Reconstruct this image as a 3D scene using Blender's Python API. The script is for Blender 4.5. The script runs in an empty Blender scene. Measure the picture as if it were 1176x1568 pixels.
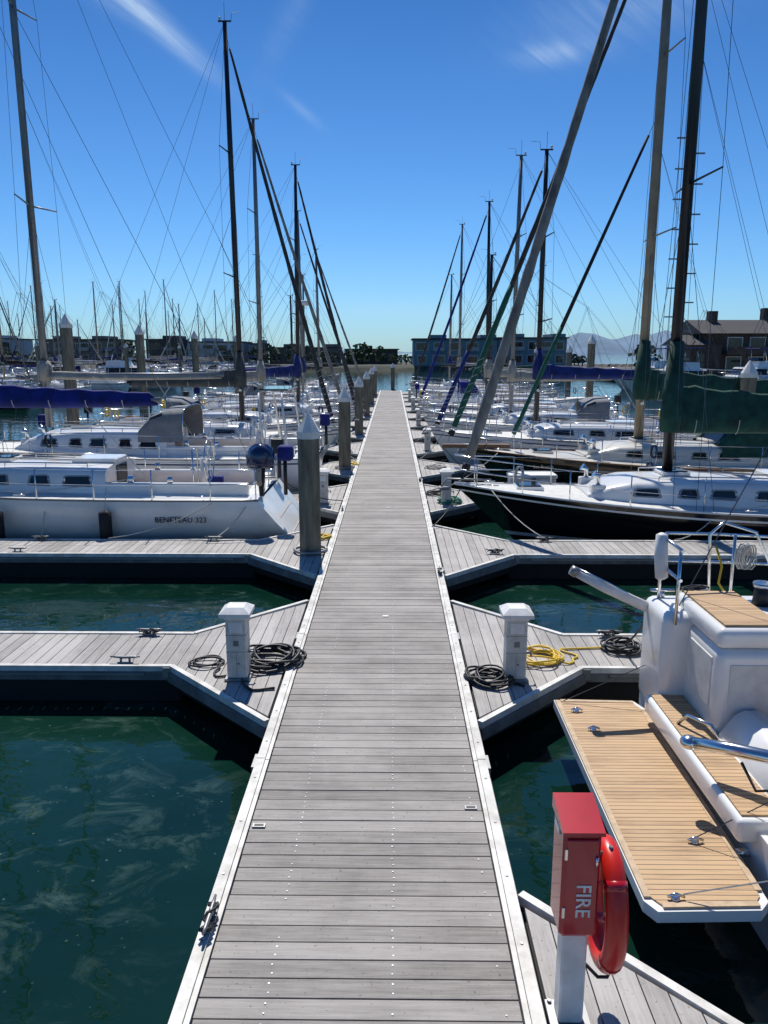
import bpy, math, random
from mathutils import Vector, Matrix, noise
R = random.Random(7)
scene = bpy.context.scene
D = 0.45          # deck height above water
DR = math.radians

# ------------------------------------------------------------------ materials
def nt_mat(name):
    m = bpy.data.materials.new(name); m.use_nodes = True
    return m, m.node_tree, m.node_tree.nodes['Principled BSDF']

def mat(name, col, rough=.5, metal=0., amt=.12, sc=3., bump=0., coat=0., stretch=(1,1,1), col2=None):
    m, t, p = nt_mat(name)
    N, L = t.nodes, t.links
    tc = N.new('ShaderNodeTexCoord'); mp = N.new('ShaderNodeMapping')
    mp.inputs['Scale'].default_value = stretch
    nz = N.new('ShaderNodeTexNoise'); nz.inputs['Scale'].default_value = sc
    nz.inputs['Detail'].default_value = 6; nz.inputs['Roughness'].default_value = .6
    L.new(tc.outputs['Object'], mp.inputs[0]); L.new(mp.outputs[0], nz.inputs['Vector'])
    cr = N.new('ShaderNodeValToRGB')
    cr.color_ramp.elements[0].position = .32; cr.color_ramp.elements[1].position = .66
    cr.color_ramp.elements[0].color = (*(col2 or [c*(1-amt) for c in col]), 1)
    cr.color_ramp.elements[1].color = (*[min(1, c*(1+amt*.6)) for c in col], 1)
    L.new(nz.outputs['Fac'], cr.inputs[0]); L.new(cr.outputs[0], p.inputs['Base Color'])
    p.inputs['Roughness'].default_value = rough; p.inputs['Metallic'].default_value = metal
    p.inputs['Coat Weight'].default_value = coat
    if bump:
        b = N.new('ShaderNodeBump'); b.inputs['Strength'].default_value = bump
        b.inputs['Distance'].default_value = .02
        L.new(nz.outputs['Fac'], b.inputs['Height']); L.new(b.outputs[0], p.inputs['Normal'])
    return m

def plank_mat(name, stretch, c0, c1):
    m, t, p = nt_mat(name); N, L = t.nodes, t.links
    tc = N.new('ShaderNodeTexCoord'); mp = N.new('ShaderNodeMapping'); mp.inputs['Scale'].default_value = stretch
    L.new(tc.outputs['Object'], mp.inputs[0])
    g = N.new('ShaderNodeTexNoise'); g.inputs['Scale'].default_value = 1; g.inputs['Detail'].default_value = 9
    g.inputs['Roughness'].default_value = .75
    L.new(mp.outputs[0], g.inputs['Vector'])
    big = N.new('ShaderNodeTexNoise'); big.inputs['Scale'].default_value = 1.6; big.inputs['Detail'].default_value = 7; big.inputs['Roughness'].default_value = .65
    L.new(tc.outputs['Object'], big.inputs['Vector'])
    geo = N.new('ShaderNodeNewGeometry')
    a = N.new('ShaderNodeMath'); a.operation = 'MULTIPLY'; a.inputs[1].default_value = .20
    L.new(geo.outputs['Random Per Island'], a.inputs[0])
    b = N.new('ShaderNodeMath'); b.operation = 'MULTIPLY_ADD'; b.inputs[1].default_value = .85
    L.new(g.outputs['Fac'], b.inputs[0]); L.new(a.outputs[0], b.inputs[2])
    c = N.new('ShaderNodeMath'); c.operation = 'MULTIPLY_ADD'; c.inputs[1].default_value = .6
    L.new(big.outputs['Fac'], c.inputs[0]); L.new(b.outputs[0], c.inputs[2])
    cr = N.new('ShaderNodeValToRGB')
    cr.color_ramp.elements[0].position = .5; cr.color_ramp.elements[1].position = 1.0
    cr.color_ramp.elements[0].color = (*c0, 1); cr.color_ramp.elements[1].color = (*c1, 1)
    L.new(c.outputs[0], cr.inputs[0])
    s = N.new('ShaderNodeTexNoise'); s.inputs['Scale'].default_value = 38; s.inputs['Detail'].default_value = 2; L.new(tc.outputs['Object'], s.inputs['Vector'])
    sr = N.new('ShaderNodeValToRGB'); sr.color_ramp.elements[0].position = .26; sr.color_ramp.elements[1].position = .34
    sr.color_ramp.elements[0].color = (.45, .43, .40, 1); sr.color_ramp.elements[1].color = (1, 1, 1, 1); L.new(s.outputs['Fac'], sr.inputs[0])
    mx = N.new('ShaderNodeMix'); mx.data_type = 'RGBA'; mx.blend_type = 'MULTIPLY'; mx.inputs[0].default_value = .8
    L.new(cr.outputs[0], mx.inputs[6]); L.new(sr.outputs[0], mx.inputs[7]); L.new(mx.outputs[2], p.inputs['Base Color'])
    p.inputs['Roughness'].default_value = .8
    bp = N.new('ShaderNodeBump'); bp.inputs['Strength'].default_value = .5; bp.inputs['Distance'].default_value = .004
    L.new(g.outputs['Fac'], bp.inputs['Height']); L.new(bp.outputs[0], p.inputs['Normal'])
    return m

def teak_mat(name, axis, pitch=.05):
    m, t, p = nt_mat(name); N, L = t.nodes, t.links
    tc = N.new('ShaderNodeTexCoord'); sp = N.new('ShaderNodeSeparateXYZ'); L.new(tc.outputs['Object'], sp.inputs[0])
    d = N.new('ShaderNodeMath'); d.operation = 'DIVIDE'; d.inputs[1].default_value = pitch
    L.new(sp.outputs[axis], d.inputs[0])
    f = N.new('ShaderNodeMath'); f.operation = 'FRACT'; L.new(d.outputs[0], f.inputs[0])
    fl = N.new('ShaderNodeMath'); fl.operation = 'FLOOR'; L.new(d.outputs[0], fl.inputs[0])
    wn = N.new('ShaderNodeTexWhiteNoise'); wn.noise_dimensions = '1D'; L.new(fl.outputs[0], wn.inputs['W'])
    lt = N.new('ShaderNodeMath'); lt.operation = 'LESS_THAN'; lt.inputs[1].default_value = .12; L.new(f.outputs[0], lt.inputs[0])
    mp = N.new('ShaderNodeMapping'); mp.inputs['Scale'].default_value = (4, 90, 40) if axis == 'Y' else (90, 4, 40)
    L.new(tc.outputs['Object'], mp.inputs[0])
    g = N.new('ShaderNodeTexNoise'); g.inputs['Scale'].default_value = 1; g.inputs['Detail'].default_value = 6; L.new(mp.outputs[0], g.inputs['Vector'])
    bg_ = N.new('ShaderNodeTexNoise'); bg_.inputs['Scale'].default_value = 2.5; bg_.inputs['Detail'].default_value = 6; L.new(tc.outputs['Object'], bg_.inputs['Vector'])
    s = N.new('ShaderNodeMath'); s.operation = 'MULTIPLY_ADD'; s.inputs[1].default_value = .35
    L.new(wn.outputs['Value'], s.inputs[0]); L.new(g.outputs['Fac'], s.inputs[2])
    s2 = N.new('ShaderNodeMath'); s2.operation = 'MULTIPLY_ADD'; s2.inputs[1].default_value = .6; L.new(bg_.outputs['Fac'], s2.inputs[0]); L.new(s.outputs[0], s2.inputs[2])
    cr = N.new('ShaderNodeValToRGB'); cr.color_ramp.elements[0].position = .6; cr.color_ramp.elements[1].position = 1.25 if False else 1.0
    cr.color_ramp.elements[0].color = (.30, .18, .085, 1); cr.color_ramp.elements[1].color = (.53, .345, .18, 1)
    L.new(s2.outputs[0], cr.inputs[0])
    mx = N.new('ShaderNodeMix'); mx.data_type = 'RGBA'
    L.new(lt.outputs[0], mx.inputs[0]); L.new(cr.outputs[0], mx.inputs[6]); mx.inputs[7].default_value = (.05, .035, .025, 1)
    L.new(mx.outputs[2], p.inputs['Base Color']); p.inputs['Roughness'].default_value = .65
    return m

def water_mat():
    m, t, p = nt_mat('water_surface'); N, L = t.nodes, t.links
    tc = N.new('ShaderNodeTexCoord')
    n1 = N.new('ShaderNodeTexNoise'); n1.inputs['Scale'].default_value = .8; n1.inputs['Detail'].default_value = 2; n1.inputs['Distortion'].default_value = .8
    n2 = N.new('ShaderNodeTexNoise'); n2.inputs['Scale'].default_value = 4.0; n2.inputs['Detail'].default_value = 2
    mp0 = N.new('ShaderNodeMapping'); mp0.inputs['Scale'].default_value = (.8, 1.25, 1); mp0.inputs['Rotation'].default_value = (0, 0, .3)
    L.new(tc.outputs['Object'], mp0.inputs[0])
    L.new(mp0.outputs[0], n1.inputs['Vector']); L.new(mp0.outputs[0], n2.inputs['Vector'])
    ma = N.new('ShaderNodeMath'); ma.operation = 'MULTIPLY_ADD'; ma.inputs[1].default_value = .17
    L.new(n2.outputs['Fac'], ma.inputs[0]); L.new(n1.outputs['Fac'], ma.inputs[2])
    bp = N.new('ShaderNodeBump'); bp.inputs['Strength'].default_value = .40; bp.inputs['Distance'].default_value = .065
    L.new(ma.outputs[0], bp.inputs['Height']); L.new(bp.outputs[0], p.inputs['Normal'])
    n3 = N.new('ShaderNodeTexNoise'); n3.inputs['Scale'].default_value = .35; n3.inputs['Detail'].default_value = 4
    L.new(tc.outputs['Object'], n3.inputs['Vector'])
    cr = N.new('ShaderNodeValToRGB'); cr.color_ramp.elements[0].position = .3; cr.color_ramp.elements[1].position = .72
    cr.color_ramp.elements[0].color = (.001, .013, .008, 1); cr.color_ramp.elements[1].color = (.006, .032, .021, 1)
    L.new(n3.outputs['Fac'], cr.inputs[0])
    # floating scum / foam film
    n4 = N.new('ShaderNodeTexNoise'); n4.inputs['Scale'].default_value = 1.7; n4.inputs['Detail'].default_value = 12
    n4.inputs['Roughness'].default_value = .74; n4.inputs['Distortion'].default_value = .9
    L.new(mp0.outputs[0], n4.inputs['Vector'])
    c4 = N.new('ShaderNodeValToRGB'); c4.color_ramp.elements[0].position = .52; c4.color_ramp.elements[1].position = .74
    L.new(n4.outputs['Fac'], c4.inputs[0])
    n5 = N.new('ShaderNodeTexNoise'); n5.inputs['Scale'].default_value = .45; n5.inputs['Detail'].default_value = 3; L.new(tc.outputs['Object'], n5.inputs['Vector'])
    c5 = N.new('ShaderNodeValToRGB'); c5.color_ramp.elements[0].position = .40; c5.color_ramp.elements[1].position = .60; L.new(n5.outputs['Fac'], c5.inputs[0])
    k0 = N.new('ShaderNodeMath'); k0.operation = 'MULTIPLY'; L.new(c4.outputs[0], k0.inputs[0]); L.new(c5.outputs[0], k0.inputs[1])
    k = N.new('ShaderNodeMath'); k.operation = 'MULTIPLY'; k.inputs[1].default_value = .62; L.new(k0.outputs[0], k.inputs[0])
    v = N.new('ShaderNodeTexVoronoi'); v.inputs['Scale'].default_value = 7; L.new(tc.outputs['Object'], v.inputs['Vector'])
    vl = N.new('ShaderNodeMath'); vl.operation = 'LESS_THAN'; vl.inputs[1].default_value = .07; L.new(v.outputs['Distance'], vl.inputs[0])
    vk = N.new('ShaderNodeMath'); vk.operation = 'MULTIPLY'; L.new(vl.outputs[0], vk.inputs[0]); L.new(c5.outputs[0], vk.inputs[1])
    vk2 = N.new('ShaderNodeMath'); vk2.operation = 'MULTIPLY_ADD'; vk2.inputs[1].default_value = .5; vk2.use_clamp = True; L.new(vk.outputs[0], vk2.inputs[0]); L.new(k.outputs[0], vk2.inputs[2])
    mx = N.new('ShaderNodeMix'); mx.data_type = 'RGBA'; L.new(vk2.outputs[0], mx.inputs[0]); L.new(cr.outputs[0], mx.inputs[6])
    mx.inputs[7].default_value = (.12, .20, .17, 1)
    L.new(mx.outputs[2], p.inputs['Base Color'])
    p.inputs['Roughness'].default_value = .025; p.inputs['IOR'].default_value = 1.42
    return m

M = dict(
 deckX=plank_mat('weathered_plank_across', (2.5, 60, 30), (.115, .104, .092), (.37, .345, .315)),
 deckY=plank_mat('weathered_plank_along', (60, 2.5, 30), (.17, .157, .142), (.46, .435, .405)),
 edge=mat('white_dock_edge', (.70, .68, .63), .5, sc=5, bump=.2, col2=(.42, .40, .35)),
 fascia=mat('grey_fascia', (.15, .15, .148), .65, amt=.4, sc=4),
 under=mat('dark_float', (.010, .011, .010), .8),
 screw=mat('screw_head', (.75, .75, .73), .4),
 galv=mat('galvanised_steel', (.27, .27, .27), .45, .7),
 black=mat('black_rubber', (.012, .012, .013), .5),
 steel=mat('stainless_steel', (.7, .7, .7), .18, 1.),
 wire=mat('rigging_wire', (.10, .10, .105), .45, .5),
 alu=mat('mast_aluminium', (.20, .21, .215), .4, .5),
 blackmast=mat('black_mast', (.012, .012, .014), .35),
 tanmast=mat('tan_mast', (.27, .225, .16), .45, amt=.25, sc=2),
 white=mat('white_gelcoat', (.78, .775, .75), .2, sc=.9, coat=.3, col2=(.68, .67, .635), stretch=(1, 1, .6)),
 cream=mat('cream_gelcoat', (.62, .59, .51), .3, amt=.12, sc=1.5),
 nonskid=mat('nonskid_deck', (.62, .615, .58), .7, amt=.15, sc=8, bump=.2),
 blackhull=mat('black_hull', (.006, .006, .008), .15, coat=.5),
 greenhull=mat('dark_green_hull', (.006, .012, .011), .2, coat=.4),
 bluehull=mat('navy_hull', (.01, .02, .08), .2, coat=.4),
 stripe=mat('blue_stripe', (.015, .025, .08), .3),
 darkglass=mat('dark_window', (.010, .012, .015), .06),
 navy=mat('blue_canvas', (.005, .014, .17), .8, amt=.5, sc=4, bump=.7),
 royal=mat('royal_canvas', (.006, .022, .15), .8, amt=.45, sc=4, bump=.6),
 green=mat('green_canvas', (.006, .055, .038), .85, amt=.5, sc=4, bump=.7),
 uvgreen=mat('green_sail_strip', (.010, .10, .065), .8, amt=.4, sc=7, bump=.4),
 tan=mat('tan_canvas', (.36, .33, .28), .85, amt=.25, sc=4, bump=.6),
 grey=mat('grey_canvas', (.055, .06, .06), .85, amt=.4, sc=4, bump=.6),
 blk=mat('black_canvas', (.012, .012, .014), .8, amt=.3, sc=5, bump=.3),
 sail=mat('sail_cloth', (.44, .42, .38), .8, amt=.35, sc=5, bump=.5),
 sailg=mat('weathered_sail_cover', (.27, .255, .225), .8, sc=3.5, bump=.5, stretch=(1,1,.5), col2=(.10, .093, .082)),
 dkfurl=mat('dark_sail_strip', (.045, .042, .04), .8, amt=.5, sc=4, bump=.4),
 bimi=mat('grey_dodger_canvas', (.18, .19, .20), .8, amt=.2, sc=4, bump=.4),
 teak=teak_mat('teak_planking', 'Y'), teakX=teak_mat('teak_planking_x', 'X'),
 wood=mat('varnished_teak', (.20, .10, .045), .4, amt=.4, sc=6, stretch=(1, 8, 8)),
 teaktrim=mat('pale_teak_trim', (.50, .36, .22), .6, amt=.25, sc=12),
 pile=mat('piling_concrete', (.22, .20, .145), .85, sc=2.6, bump=.6, stretch=(3, 3, .5), col2=(.085, .077, .052)),
 cap=mat('piling_cap_white', (.74, .725, .67), .5, amt=.2),
 red=mat('red_fibreglass', (.46, .008, .018), .25, amt=.15, sc=4, coat=.3),
 redring=mat('red_vinyl', (.62, .020, .012), .35, amt=.15),
 whitep=mat('white_paint', (.76, .745, .71), .45, sc=6, col2=(.60, .585, .55)),
 pedgrey=mat('pedestal_plastic', (.62, .60, .54), .55, sc=5, col2=(.46, .445, .39)),
 yellow=mat('yellow_hose', (.70, .46, .02), .5), rope=mat('white_rope', (.50, .48, .43), .8),
 grope=mat('green_hose', (.02, .20, .13), .6),
 water=water_mat(),
 hill=mat('haze_tinted_hill', (.14, .22, .31), 1, amt=.25, sc=.006),  # bluish base colour has the distance haze painted in
 land=mat('shore_land', (.055, .06, .04), .95, amt=.4, sc=.1),
 rock=mat('breakwater_rock', (.10, .09, .08), .95, amt=.5, sc=.6, bump=.6),
 leaf=mat('foliage', (.045, .075, .03), .9, amt=.5, sc=.5),
 bldA=mat('blue_grey_siding', (.15, .24, .28), .8, amt=.15, sc=.3), bldB=mat('dark_siding', (.085, .08, .075), .85, amt=.2, sc=.3),
 bldC=mat('pale_siding', (.50, .54, .57), .8, amt=.12, sc=.3), bldD=mat('tan_siding', (.20, .17, .14), .8, amt=.15, sc=.3),
 brown=mat('brown_shingle', (.085, .06, .045), .9, amt=.35, sc=2), roof=mat('dark_roof', (.05, .048, .05), .9, amt=.3, sc=2),
)

# ------------------------------------------------------------------ mesh builder
class MB:
    def __init__(s): s.parts = {}; s.part('body')
    def part(s, n):
        s.cur = s.parts.setdefault(n, dict(v=[], f=[], m=[], s=[]))
        return s
    def add(s, vs, fs, m, smooth=False):
        c = s.cur; o = len(c['v']); c['v'] += [tuple(v) for v in vs]
        for f in fs: c['f'].append([i+o for i in f]); c['m'].append(m); c['s'].append(smooth)
    def box(s, x0, x1, y0, y1, z0, z1, m):
        v = [(x0,y0,z0),(x1,y0,z0),(x1,y1,z0),(x0,y1,z0),(x0,y0,z1),(x1,y0,z1),(x1,y1,z1),(x0,y1,z1)]
        s.add(v, [(0,3,2,1),(4,5,6,7),(0,1,5,4),(1,2,6,5),(2,3,7,6),(3,0,4,7)], m)
    def prism(s, poly, z0, z1, m):
        n = len(poly)
        a = sum(poly[i][0]*poly[(i+1)%n][1]-poly[(i+1)%n][0]*poly[i][1] for i in range(n))
        if a < 0: poly = poly[::-1]
        v = [(x,y,z0) for x,y in poly]+[(x,y,z1) for x,y in poly]
        s.add(v, [list(range(n))[::-1], list(range(n,2*n))]+[(i,(i+1)%n,(i+1)%n+n,i+n) for i in range(n)], m)
    def rbox(s, x0, x1, y0, y1, z0, z1, m, r=.03):   # rounded box
        K = 1 if r < .035 else 4
        def ring(i, z):
            q = []; rr = max(r-i, .002)
            for cx, cy, a0 in ((x1-r, y0+r, -90), (x1-r, y1-r, 0), (x0+r, y1-r, 90), (x0+r, y0+r, 180)):
                for k in range(K+1):
                    a = DR(a0+90*k/K); q.append((cx+rr*math.cos(a), cy+rr*math.sin(a), z))
            return q
        V = [DR(90*k/K) for k in range(K+1)]
        rings = [ring(r*(1-math.sin(a)), z0+r*(1-math.cos(a))) for a in V]+[ring(r*(1-math.cos(a)), z1-r*(1-math.sin(a))) for a in V]
        s.loft(rings, m, True, True, smooth=K > 1)
    def strip(s, p, q, w, z0, z1, m):
        p = Vector(p); q = Vector(q); d = (q-p).normalized(); n = Vector((-d.y, d.x))*w/2
        s.prism([tuple(p-n), tuple(q-n), tuple(q+n), tuple(p+n)], z0, z1, m)
    def loft(s, rings, m, closed=True, caps=False, smooth=True, mf=None):
        n = len(rings[0]); v = [p for r in rings for p in r]; c = s.cur; o = len(c['v'])
        c['v'] += [tuple(p) for p in v]
        for i in range(len(rings)-1):
            for j in range(n if closed else n-1):
                k = (j+1) % n
                c['f'].append([o+i*n+j, o+i*n+k, o+(i+1)*n+k, o+(i+1)*n+j]); c['m'].append(mf(i, j) if mf else m); c['s'].append(smooth)
        if caps:
            c['f'].append([o+j for j in range(n)][::-1]); c['m'].append(m); c['s'].append(False)
            c['f'].append([o+(len(rings)-1)*n+j for j in range(n)]); c['m'].append(m); c['s'].append(False)
    def tube(s, pts, r, m, n=6, sy=1.):
        pts = [Vector(p) for p in pts]; rr = r if isinstance(r, (list, tuple)) else [r]*len(pts)
        u = None; rings = []
        for i, p in enumerate(pts):
            d = (pts[min(i+1, len(pts)-1)]-pts[max(i-1, 0)]); d = d.normalized() if d.length > 1e-9 else Vector((0,0,1))
            if u is None:
                a = Vector((0,1,0)) if abs(d.y) < .9 else Vector((1,0,0)); u = d.cross(a).normalized()
            else:
                u = (u-d*u.dot(d)); u = u.normalized() if u.length > 1e-6 else d.orthogonal().normalized()
            w = d.cross(u)
            rings.append([p+u*math.cos(2*math.pi*k/n)*rr[i]+w*math.sin(2*math.pi*k/n)*rr[i]*sy for k in range(n)])
        s.loft(rings, m, True, True, n > 4)
    def cyl(s, p, q, r, m, n=8, r1=None): s.tube([p, q], [r, r if r1 is None else r1], m, n)
    def wire(s, p, q, m=None, r=.005, sag=0, k=6):
        p = Vector(p); q = Vector(q)
        if not sag: s.tube([p, q], r, m or M['wire'], 4); return
        s.tube([p.lerp(q, i/k)-Vector((0,0,sag*4*(i/k)*(1-i/k))) for i in range(k+1)], r, m or M['wire'], 5)
    def ell(s, c, rx, ry, rz, m, n=12, k=7):
        rings = []
        for i in range(k+1):
            a = -math.pi/2+math.pi*i/k
            rings.append([(c[0]+rx*max(.01, math.cos(a))*math.cos(2*math.pi*j/n), c[1]+ry*max(.01, math.cos(a))*math.sin(2*math.pi*j/n), c[2]+rz*math.sin(a)) for j in range(n)])
        s.loft(rings, m, True, True)
    def hank(s, c, r, m, rr=.012, q=R):      # hanging rope coil
        for k in range(3):
            a0 = q.random(); s.tube([(c[0]+.02*k+r*.5*math.cos(a*math.pi/5)*(.8+.2*a0), c[1]+.02*math.sin(a+k), c[2]+r*math.sin(a*math.pi/5)) for a in range(11)], rr, m, 5)
    def mesh(s, name, only=None):
        v = []; f = []; mm = []; sm = []
        for k, c in s.parts.items():
            if only and k != only: continue
            o = len(v); v += c['v']; f += [[i+o for i in x] for x in c['f']]; mm += c['m']; sm += c['s']
        me = bpy.data.meshes.new(name); me.from_pydata(v, [], f)
        names = []
        for m in mm:
            if m not in names: names.append(m)
        for m in names: me.materials.append(m)
        me.polygons.foreach_set('material_index', [names.index(m) for m in mm])
        me.polygons.foreach_set('use_smooth', sm)
        me.update(); return me
    def obj(s, name, loc=(0,0,0), rz=0, single=True):
        if single:
            o = bpy.data.objects.new(name, s.mesh(name)); scene.collection.objects.link(o)
            o.location = loc; o.rotation_euler = (0,0,rz); return o
        e = bpy.data.objects.new(name, None); scene.collection.objects.link(e); e.empty_display_size = .3
        e.location = loc; e.rotation_euler = (0,0,rz)
        for k, c in s.parts.items():
            if not c['f']: continue
            o = bpy.data.objects.new(k, s.mesh(k, k)); scene.collection.objects.link(o); o.parent = e
        return e

def text_obj(txt, size, M4, material, parent, pm, name='lettering', ext=.002):
    cu = bpy.data.curves.new(name, 'FONT'); cu.body = txt; cu.size = size; cu.extrude = ext; cu.align_x = 'CENTER'; cu.align_y = 'CENTER'; cu.offset = size*.008
    cu.materials.append(material)
    o = bpy.data.objects.new(name, cu); scene.collection.objects.link(o); o.parent = parent
    o.matrix_local = pm.inverted() @ M4
    return o

# ------------------------------------------------------------------ boats
DEF = dict(L=10., B=3.3, tw=.78, Fs=1.0, Fb=1.35, dip=.08, rake=.8, srake=-.25, p=2.1, hull='white', stripe='stripe', boot='stripe', deck='nonskid', rail=None,
           cab='white', c0=.06, c1=.34, cabx=.70, cabh=.48, cabw=.62, mt=.60, mh=13., mast='alu', mr=.085, cover='royal', bz=1.25, bl=.40, coverh=.34,
           furl='sail', furluv=None, fr=1., wr=.005, spr=2, dodger=None, rails=True, sprit=0., lean=0., inner=False, wheel=False, bimini=None, radar=False,
           windows=3, fenders=2, steps=False, nst=18, scoop=False, gear=1)
def hbf(P, t):
    tm = .42
    f = P['tw']+(1-P['tw'])*math.sin(math.pi/2*min(1, t/tm)) if t < tm else 1-((t-tm)/(1-tm))**P['p']
    return P['B']/2*max(f, .012)
def sheer(P, t): return P['Fs']*(1-t)+P['Fb']*t-P['dip']*4*t*(1-t)
def keel(t): return -.45*math.sin(math.pi*(.1+.85*t))
def hull_y(P, t, z):
    S = sheer(P, t); K = keel(t); q = min(1, max(0, (S-z)/(S-K))); e = 3.0*(1-t)+1.5*t
    return hbf(P, t)*(1-q**e)**.7 if q < 1 else 0.
def hx(P, t, z):
    k = 1-z/sheer(P, t)
    return P['L']*t-P['rake']*k*t**6-P['srake']*min(k, 1)*(1-t)**8
def sailboat(b, **kw):
    P = dict(DEF); P.update(kw); L = P['L']; m = lambda k: M[P[k]]; hi = P['nst'] > 16
    b.part('hull')
    ts = sorted(set([i/P['nst'] for i in range(P['nst']+1)]+[P['c0'], P['c1']]))
    ts = [t for i, t in enumerate(ts) if i == 0 or t-ts[i-1] > 1e-4]
    rings = []
    for t in ts:
        S = sheer(P, t); K = keel(t)
        zs = [S, S-.09, S-.13, .62*S, .42*S, .20, .12, -.02, K*.6, K]
        half = [(hx(P, t, z), hull_y(P, t, z), z) for z in zs]
        rings.append(half+[(x, -y, z) for x, y, z in half[-2::-1]])
    nr = len(rings[0])
    def mf(i, j):
        j = min(j, nr-2-j)
        return m('stripe') if j == 1 else m('boot') if j == 5 else M['black'] if j > 6 else m('hull')
    b.loft(rings, m('hull'), False, False, True, mf)
    b.add(rings[0], [list(range(nr))[::-1]], m('hull'))
    if P['scoop']:
        b.part('transom_steps'); sr = P['srake']
        for z, w in ((.34, .95), (.66, .85)):
            xx = -sr*(1-z/P['Fs'])
            b.box(xx-.02, xx+.42, -w, w, z-.03, z, M['white']); b.box(xx+.0, xx+.40, -w+.04, w-.04, z+.001, z+.012, M['teakX'])
    b.part('toe_rail')
    rm = M[P['rail']] if P['rail'] else (M['wood'] if P['hull'] != 'white' else M['galv'])
    for sg in (1, -1):
        b.tube([(L*t, sg*(hbf(P, t)-.015), sheer(P, t)+.02) for t in ts], .025, rm, 5)
    b.part('deck')
    yc = P['B']*.25
    def dz(t, y): h = hbf(P, t); return sheer(P, t)+.07*(1-(y/h)**2)
    for i in range(len(ts)-1):
        a, c = ts[i], ts[i+1]
        def row(t):
            h = hbf(P, t); k = min(yc, .6*h)
            return [(L*t, y, dz(t, y)) for y in (-h, -k, 0, k, h)]
        v = row(a)+row(c)
        for j in range(4):
            if j in (1, 2) and P['c0']-1e-4 <= a and c <= P['c1']+1e-4: continue
            b.add([v[j], v[j+5], v[j+6], v[j+1]], [(0,1,2,3)], m('deck') if j in (1, 2) or a > .35 else m('cab'))
    b.part('cockpit')
    x0, x1 = L*P['c0'], L*P['c1']; zt = dz(P['c0'], yc); fl = sheer(P, .2)-.35
    for sg in (1, -1):
        b.box(x0, x1, sg*yc-.001, sg*yc+.001, fl, zt+.05, m('cab'))
        b.rbox(x0-.1, x1+.05, min(sg*yc, sg*(yc+.16)), max(sg*yc, sg*(yc+.16)), zt-.03, zt+.24, m('cab'), .04 if hi else .03)
        b.box(x0+.1, x1, min(sg*yc, sg*(yc-.38)), max(sg*yc, sg*(yc-.38)), fl, fl+.3, M['teakX'] if hi else m('deck'))
        b.cyl((x1-.5, sg*(yc+.08), zt+.24), (x1-.5, sg*(yc+.08), zt+.38), .07, M['steel'], 10, .06)
        b.cyl((x1-1.3, sg*(yc+.08), zt+.24), (x1-1.3, sg*(yc+.08), zt+.36), .06, M['steel'], 10, .05)
    b.box(x0, x1, -yc, yc, fl-.02, fl, m('deck'))
    b.box(x0-.002, x0, -yc, yc, fl, zt+.05, m('cab'))
    if P['wheel']:
        b.part('steering_wheel')
        wx = x0+.9; b.cyl((wx+.12, 0, fl), (wx+.12, 0, fl+1.0), .08, M['white'], 8)
        b.tube([(wx, .45*math.cos(a*math.pi/12), fl+.95+.45*math.sin(a*math.pi/12)) for a in range(25)], .014, M['steel'], 6)
        for a in range(6): b.cyl((wx, 0, fl+.95), (wx, .45*math.cos(a*math.pi/3), fl+.95+.45*math.sin(a*math.pi/3)), .008, M['steel'], 5)
        b.tube([(wx+.3, .2, fl), (wx+.3, .2, fl+1.2), (wx+.3, -.2, fl+1.2), (wx+.3, -.2, fl)], .014, M['steel'], 6)
    else:
        b.part('tiller'); b.tube([(x0, 0, fl+.6), (x0+.6, 0, fl+.75), (x0+1.2, 0, fl+.72)], .025, M['wood'], 6)
    b.part('cabin')
    ca, cb = P['c1'], P['cabx']; n = 10; H = P['cabh']; prof = []
    def cw(u):
        t = ca+(cb-ca)*u; return min(P['B']/2*P['cabw'], hbf(P, t)*.78)*(1-.25*u*u)
    def chh(u): return H*(1-.35*u**3)*(1 if u < .86 else (1-(u-.86)/.14*.75))
    def cpt(u, fz, off=0.):
        t = ca+(cb-ca)*u; w = cw(u); h = chh(u); zb = dz(t, w)-.03
        return (L*t, (w*(1-.10*fz)+off), zb+h*.9*fz)
    for i in range(n+1):
        u = i/n; t = ca+(cb-ca)*u; w = cw(u); h = chh(u); zb = dz(t, w)-.03
        half = [(L*t, w, zb), (L*t, w*.94, zb+h*.6), (L*t, w*.90, zb+h*.88), (L*t, w*.78, zb+h*1.0), (L*t, w*.4, zb+h*1.10), (L*t, 0, zb+h*1.13)]
        prof.append(half+[(x, -y, z) for x, y, z in half[-2::-1]])
    b.loft(prof, m('cab'), False, False, True)
    b.add(prof[0], [list(range(len(prof[0])))], m('cab')); b.add(prof[-1], [list(range(len(prof[0])))[::-1]], m('cab'))
    zc = dz(ca, .3)+H*1.05
    b.part('companionway'); b.box(x1-.025, x1-.005, -.3, .3, fl+.3, zc-.08, M['darkglass'] if P['cover'] != 'tan' else M['wood'])
    b.rbox(x1-.02, x1+.9, -.38, .38, zc-.02, zc+.07, m('cab'), .02)
    b.part('cabin_windows')
    W = P['windows']
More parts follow.
